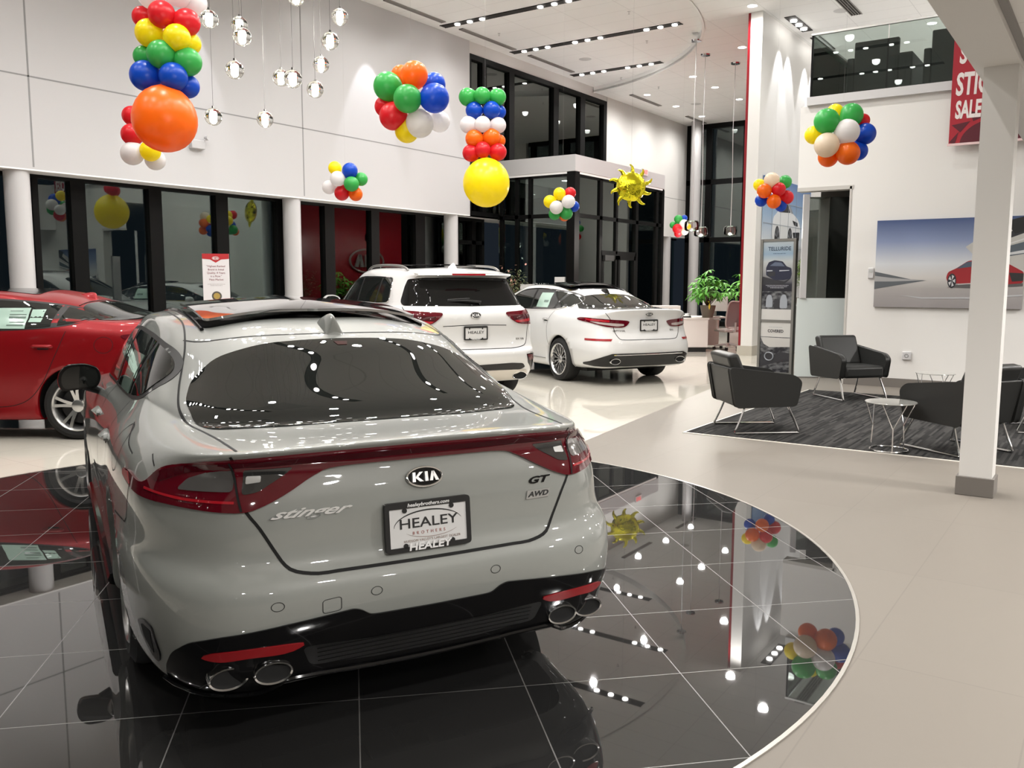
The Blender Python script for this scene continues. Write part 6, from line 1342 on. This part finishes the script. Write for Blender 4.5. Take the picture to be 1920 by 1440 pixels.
# sign by the window
ls = empty('floor_sign', (-11.7, 8.75, 0), .85); tag(ls, 'tall white sign with red top and gold seal before the window', 'sign')
bd = MB().box(-.20, .20, -.012, .012, .75, 1.93).build('sign_board', mat('paper_bright', (.74, .72, .73), .4), ls, smooth=False)
flatpoly('red_header', mat('header_red', (.45, .03, .035), .4), bd, XZ(rounded([(-.20,1.93),(.20,1.93),(.20,1.85),(.08,1.84),(0,1.79),(-.08,1.84),(-.20,1.85)], .01), -.013), (0, -1, 0))
MB().tube([(.05*math.cos(a), -.016, 1.86+.024*math.sin(a)) for a in np.linspace(0, 2*PI, 20, endpoint=False)], .003, 5, True).build('header_oval', M_WINK, bd)
l_ = MB(); letters_kia(l_, .10, .05, .001, (0, -.015, 1.86), (1, 0, 0), (0, 0, 1)); l_.build('header_letters', M_WINK, bd, smooth=False)
for k, s_ in enumerate(('"Highest Ranked', 'Brand in Initial', 'Quality, 4 Years', 'in a Row."', 'Mass Market')): txt('sign_text', s_, .042, mat('text_mauve', (.28, .10, .12), .5), bd, (0, -.014, 1.735-.052*k), (1, 0, 0), (0, 0, 1), .0006)
lines('sign_small_print', mat('text_grey', (.4, .38, .38), .5), bd, -.0125, [(-.13, .13, 1.455), (-.09, .09, 1.435)])
sl = MB().lathe([(.0004, -.016), (.07, -.016), (.075, -.012)], 32, (0, 0, 1.27), 'y').build('seal', mat('seal_dark', (.10, .09, .08), .4), bd)
MB().lathe([(.0004, -.02), (.048, -.02), (.05, -.015)], 28, (0, 0, 1.27), 'y').build('seal_centre', mat('seal_gold', (.55, .40, .12), .35, .4), sl)
flatpoly('small_label', mk, bd, XZ([(-.035,1.13),(.035,1.13),(.035,1.165),(-.035,1.165)], -.013), (0, -1, 0))
MB().box(-.02, .02, -.01, .01, .02, .76).box(-.2, .2, -.15, .15, 0, .02).build('stand', M_BRUSH, ls, smooth=False)
# ------------------------------------------------------------------ lounge
def XZ2(pts, y): return [(x, y, z) for x, z in pts]
# picture on the back wall
pc_ = empty('wall_picture', (-1.995, 13.49, 1.77)); tag(pc_, 'wide photo print of a red car on a blurred track, on lounge wall', 'picture')
sk = mat('print_sky', (.4, .4, .5), .45)
n, l, p = nodes(sk); tcn = n.new('ShaderNodeTexCoord'); sp_ = n.new('ShaderNodeSeparateXYZ'); l.new(tcn.outputs['Generated'], sp_.inputs[0]); rm = n.new('ShaderNodeValToRGB'); l.new(sp_.outputs[2], rm.inputs[0])
for _ in range(4): rm.color_ramp.elements.new(.5)
for e_, (q_, c_) in zip(rm.color_ramp.elements, [(0, (.27, .25, .25)), (.22, (.36, .34, .33)), (.34, (.55, .53, .51)), (.5, (.58, .60, .63)), (.75, (.22, .27, .42)), (1, (.05, .08, .19))]): e_.position = q_; e_.color = (*c_, 1)
vm = n.new('ShaderNodeVectorMath'); vm.operation = 'DISTANCE'; l.new(tcn.outputs['Generated'], vm.inputs[0]); vm.inputs[1].default_value = (.115, .5, .72)
mr = n.new('ShaderNodeMapRange'); l.new(vm.outputs[1], mr.inputs[0]); mr.inputs[1].default_value = .02; mr.inputs[2].default_value = .17; mr.inputs[3].default_value = .9; mr.inputs[4].default_value = 0
l.new(mix_col(sk, mr.outputs[0], rm.outputs[0], (.85, .85, .84)), p.inputs['Base Color'])
bp_ = MB().box(-.935, .935, -.03, 0, -.615, .615).build('print_panel', sk, pc_, smooth=False)
P = lambda pts, o=-.031: [(x, o, z) for x, z in pts]
def art(name, col, pts, o=-.031, rnd=0, par=None):
    m = mat('print_%d_%d_%d' % tuple(int(c*255) for c in col), col, .45); return flatpoly(name, m, par or bp_, P(rounded(pts, rnd) if rnd else pts, o), (0, -1, 0), .0006)
art('printed_wall', (.10, .11, .12), [(-.935,-.11),(-.75,-.15),(-.45,-.22),(-.25,-.235),(-.45,-.27),(-.935,-.36)])
art('printed_wall', (.34, .34, .34), [(-.935,-.17),(-.7,-.20),(-.3,-.235),(-.7,-.25),(-.935,-.25)], -.0318)
art('printed_building', (.48, .47, .44), [(.22,.22),(.5,.42),(.935,.6),(.935,-.1),(.6,-.02),(.35,.08)], -.031)
art('printed_building', (.035, .035, .04), [(.36,.2),(.6,.34),(.935,.50),(.935,.40),(.6,.27)], -.0318)
art('printed_building', (.09, .11, .13), [(.36,.10),(.55,.17),(.935,.28),(.935,.12),(.6,.06)], -.0318)
art('printed_building', (.02, .02, .02), [(.68,.55),(.935,.615),(.935,.42),(.8,.38)], -.0322)
art('printed_streak', (.62, .62, .61), [(.4,.14),(.935,.33),(.935,.31),(.4,.125)], -.0326); art('printed_streak', (.55, .56, .56), [(.3,.05),(.935,.17),(.935,.13),(.3,.035)], -.0326)
art('printed_streak', (.42, .42, .43), [(-.6,-.44),(-.3,-.47),(.3,-.46),(.935,-.42),(.935,-.44),(.3,-.485),(-.3,-.49)], -.0318)
rc = art('printed_car', (.30, .02, .025), [(.0,-.20),(.02,-.12),(.12,-.07),(.26,.03),(.45,.055),(.62,.04),(.76,-.02),(.86,-.08),(.93,-.12),(.93,-.27),(.7,-.29),(.5,-.28),(.2,-.28),(.03,-.27)], -.0330, .03)
art('printed_car_window', (.07, .09, .13), [(.12,-.075),(.25,.015),(.42,.035),(.45,-.03)], -.0336, .01, rc); art('printed_car_window', (.14, .18, .24), [(.47,-.03),(.44,.035),(.58,.03),(.72,-.03)], -.0336, .01, rc)
art('printed_lamp', (.55, .55, .56), [(.62,-.10),(.74,-.12),(.76,-.14),(.66,-.13)], -.0336, 0, rc); art('printed_grille', (.03, .03, .03), [(.76,-.13),(.93,-.14),(.93,-.24),(.80,-.25)], -.0336, .01, rc); art('printed_sill', (.5, .48, .47), [(.15,-.28),(.42,-.265),(.42,-.275),(.15,-.295)], -.0336, 0, rc)
for x, z, rx, rz in ((.075, -.24, .055, .10), (.535, -.20, .10, .115)):
    w_ = flatpoly('printed_wheel', mk, rc, P([(x+rx*math.cos(a), z+rz*math.sin(a)) for a in np.linspace(0, 2*PI, 24, endpoint=False)], -.0340), (0, -1, 0), .0005); s4 = MB()
    for k in range(5):
        a = 2*PI*k/5; s4.prism3([(x+rx*.8*math.cos(a+s_)*r_, -.0346, z+rz*.8*math.sin(a+s_)*r_) for r_, s_ in ((.1, 0), (1, -.35), (1, .35))], (0, -.0004, 0))
    s4.build('printed_spokes', mat('art_silver', (.55, .55, .56), .4), w_, smooth=False)
art('printed_shadow', (.10, .095, .095), [(.02,-.33),(.15,-.29),(.93,-.27),(.93,-.31),(.4,-.345)], -.0324)
# devices
d1 = empty('wall_thermostat', (-2.99, 13.5, 1.64)); tag(d1, 'small white thermostat on the lounge wall left of the picture', 'thermostat')
MB().box(-.04, .04, -.03, 0, -.075, .075).build('casing', M_FASCIA, d1, bevel=.008); MB().box(-.028, .028, -.033, -.029, .01, .045).build('display', mat('display_grey', (.45, .46, .45), .3), d1, smooth=False)
d2 = empty('wall_sensor', (-2.45, 13.5, .465)); tag(d2, 'small square white wall sensor with round ring low on the lounge wall', 'sensor')
MB().box(-.06, .06, -.035, 0, -.06, .06).build('casing', M_FASCIA, d2, bevel=.01); MB().tube([(.024*math.cos(a), -.037, .024*math.sin(a)) for a in np.linspace(0, 2*PI, 20, endpoint=False)], .004, 6, True).build('ring', mat('ring_grey', (.2, .2, .2), .5), d2)
# banner
bn = empty('sale_banner', (-1.615, 13.38, 0)); tag(bn, 'red sale banner with white block lettering and dark sun, hung on railing', 'banner')
bb = MB().box(-.435, .435, -.006, .006, 3.36, 5.75).build('cloth', mat('banner_red', (.36, .012, .025), .6), bn, smooth=False)
for s_, z, sz, x_ in (('SUMMER', 4.53, .36, -.36), ('STICKER', 4.13, .40, -.385), ('SALE', 3.80, .31, -.375)):
    t_ = txt('banner_lettering', s_, sz, mat('banner_white', (.78, .72, .70), .6), bb, (x_, -.008, z), (1, 0, 0), (0, 0, 1), .001, 'LEFT', shear=.06, bold=.012, sx={'SUMMER': .55, 'STICKER': .50, 'SALE': .47}[s_])
sun = flatpoly('banner_sun', mat('banner_maroon', (.09, .006, .015), .6), bb, [(.12+.42*math.cos(a), -.007, 3.36+.30*math.sin(a)*1.0) for a in np.linspace(0, PI, 30)], (0, -1, 0))
sr = MB()
for k in range(7):
    a = .1+k*.47; c_, s_ = math.cos(a), math.sin(a); t_ = (-s_, c_)
    q_ = [(.12+.47*c_-.09*t_[0], 3.36+.35*s_-.09*t_[1]), (.12+.47*c_+.09*t_[0], 3.36+.35*s_+.09*t_[1]), (.12+.62*c_+.08*t_[0], 3.36+.50*s_+.08*t_[1])]
    q_ = [(min(max(x, -.43), .43), max(z, 3.365)) for x, z in q_]
    sr.prism3([(x, -.007, z) for x, z in q_], (0, -.001, 0))
sr.build('banner_rays', MATS['banner_maroon'], bb, smooth=False)
MB().box(-.45, .45, -.012, .012, 3.345, 3.375).build('hem_bar', mat('hem_pink', (.75, .55, .55), .4), bn, smooth=False)
MB().box(-.45, .45, -.012, .012, 5.74, 5.77).build('top_bar', M_BRUSH, bn, smooth=False); MB().tube([(-.4, 0, 5.76), (-.4, 0, CZ)], .002, 4).build('hanging_wire', M_CORD, bn, smooth=False); MB().tube([(.4, 0, 5.76), (.4, 0, CZ)], .002, 4).build('hanging_wire', M_CORD, bn, smooth=False)
# office partitions on the upper floor
M_PART = mat('partition_charcoal', (.03, .032, .032), .8)
for i, (x0, x1, y0, y1, zt, lb) in enumerate(((-3.95, -3.84, 15.4, 15.5, 5.16, 'low end of near dark office partition'), (-3.84, -3.16, 15.4, 15.5, 5.40, 'tallest left dark office partition'), (-3.16, -2.95, 15.4, 16.6, 5.15, 'side return of the left dark partition'), (-2.79, -2.68, 15.4, 15.5, 5.16, 'low end of second dark partition by the banner'), (-2.68, -1.9, 15.4, 15.5, 5.42, 'tall dark partition just left of the banner'), (-3.95, -1.0, 16.6, 16.7, 4.75, 'low dark partition behind the others'))):
    o = MB().box(x0, x1, y0, y1, 4.1, zt).build('office_partition', M_PART, None, bevel=.02); tag(o, lb+' on the upper floor', 'partition', 'dark office partitions upstairs')
# frosted glass screen
gs = empty('glass_screen', (-3.83, 14.13, 0), math.atan2(.4, .67)); tag(gs, 'glass screen with frosted lower half beside the poster stand', 'screen')
MB().box(-.40, .38, -.006, .006, .01, 1.26).build('frosted_panel', M_FROST, gs, smooth=False)
MB().box(-.27, .38, -.006, .006, 1.26, 2.82).build('clear_panel', glass('screen_glass', (.22, .25, .24), 1.6, 3.0), gs, smooth=False)
MB().box(-.40, .38, -.02, .02, 0, .02).build('floor_channel', M_BRUSH, gs, smooth=False)
MB().box(-.36, -.27, -.03, .03, 1.26, 2.86).build('edge_post', M_FASCIA, gs, smooth=False)
# armchairs
def armchair(loc, rz, label):
    e = empty('armchair', loc, rz); tag(e, label, 'chair', 'charcoal leather armchairs with sled legs'); W = .36
    for s in (-1, 1):
        pr = rounded([(-.33, .275), (.27, .29), (.315, .52), (.25, .575), (-.40, .655)], .035)
        x0, x1 = (s*W, s*(W-.075)); n_ = len(pr)
        mb = MB().add([(x0, y, z) for y, z in pr]+[(x1, y, z) for y, z in pr], [tuple(range(n_)), tuple(range(2*n_-1, n_-1, -1))]+[(i, (i+1) % n_, n_+(i+1) % n_, n_+i) for i in range(n_)])
        a_ = mb.build('armrest', M_LEATHER, e, bevel=.012, seg=3)
        MB().tube([(s*(W-.012), y, z+.001) for y, z in pr[5:20]], .0035, 5).build('piping', M_LEATHER, a_)
        t = crv([(s*.29, .20, .29), (s*.305, .27, .15), (s*.315, .325, .02), (s*.315, .31, .012), (s*.315, .28, .011), (s*.315, 0, .011), (s*.315, -.28, .011), (s*.315, -.315, .012), (s*.315, -.325, .025), (s*.305, -.27, .15), (s*.29, -.22, .29)], False, .05)
        MB().tube(t, .011, 8).build('leg', M_STEEL, e)
    MB().add([(-.30, -.40, .655), (.30, -.40, .655), (.27, -.33, .275), (-.27, -.33, .275), (-.30, -.33, .655), (.30, -.33, .655), (.27, -.25, .275), (-.27, -.25, .275)], [(0, 3, 2, 1), (4, 5, 6, 7), (0, 1, 5, 4), (1, 2, 6, 5), (2, 3, 7, 6), (3, 0, 4, 7)]).build('back_panel', M_LEATHER, e, bevel=.012)
    o = MB().add([(x, y-.02, z) for x in (-.283, .283) for y, z in ((-.26, .40), (-.40, .78), (-.28, .80), (-.12, .42))], [(0, 1, 2, 3), (7, 6, 5, 4), (0, 4, 5, 1), (1, 5, 6, 2), (2, 6, 7, 3), (3, 7, 4, 0)]).build('backrest', M_LEATHER, e, bevel=.035, seg=4)
    MB().box(-.283, .283, -.22, .31, .285, .435).build('seat', M_LEATHER, e, bevel=.035)
    return e
armchair((-2.98, 8.70, .012), math.radians(40-90), 'charcoal leather armchair at the carpet corner, its back to the grey car')
armchair((-2.82, 11.83, .012), math.radians(-41-90), 'charcoal leather armchair facing us against the lounge wall by glass screen')
armchair((-1.13, 8.67, .012), math.radians(147-90), 'charcoal leather armchair partly hidden behind the square white column')
armchair((-.55, 10.35, .012), math.radians(200-90), 'charcoal leather armchair at the right edge behind the column')
armchair((.55, 11.2, .012), math.radians(215-90), 'charcoal leather armchair at the far right of the carpet')
def side_table(loc, S, label):
    e = empty('side_table', loc); tag(e, label, 'table', 'round glass side tables'); h = .43
    MB().lathe([(.0004, h), (.215, h), (.218, h+.004), (.215, h+.010), (.0004, h+.010)], 48).build('table_top', mat('table_glass', (.42, .42, .39), .12, .2, coat=.6), e)
    MB().tube([(.16*math.cos(a), .16*math.sin(a), .008) for a in np.linspace(0, 2*PI, 36, endpoint=False)], .006, 6, True).build('base_ring', M_STEEL, e)
    for k in range(3):
        a = 2*PI*k/3+.9; lo = Vector((.16*math.cos(a), .16*math.sin(a), .01)); md = Vector((.15*math.cos(a), .15*math.sin(a), .21))
        g = MB().tube([lo, md], .0055, 6)
        for s in (-1, 1): g.tube([md, Vector((.205*math.cos(a+s*.5), .205*math.sin(a+s*.5), h))], .0045, 6)
        g.build('leg', M_STEEL, e)
side_table((-1.61, 8.27, .012), 1, 'round side table with branching chrome legs at front edge of carpet')
side_table((-1.72, 11.25, .012), 1, 'round side table behind the armchairs near the lounge wall')
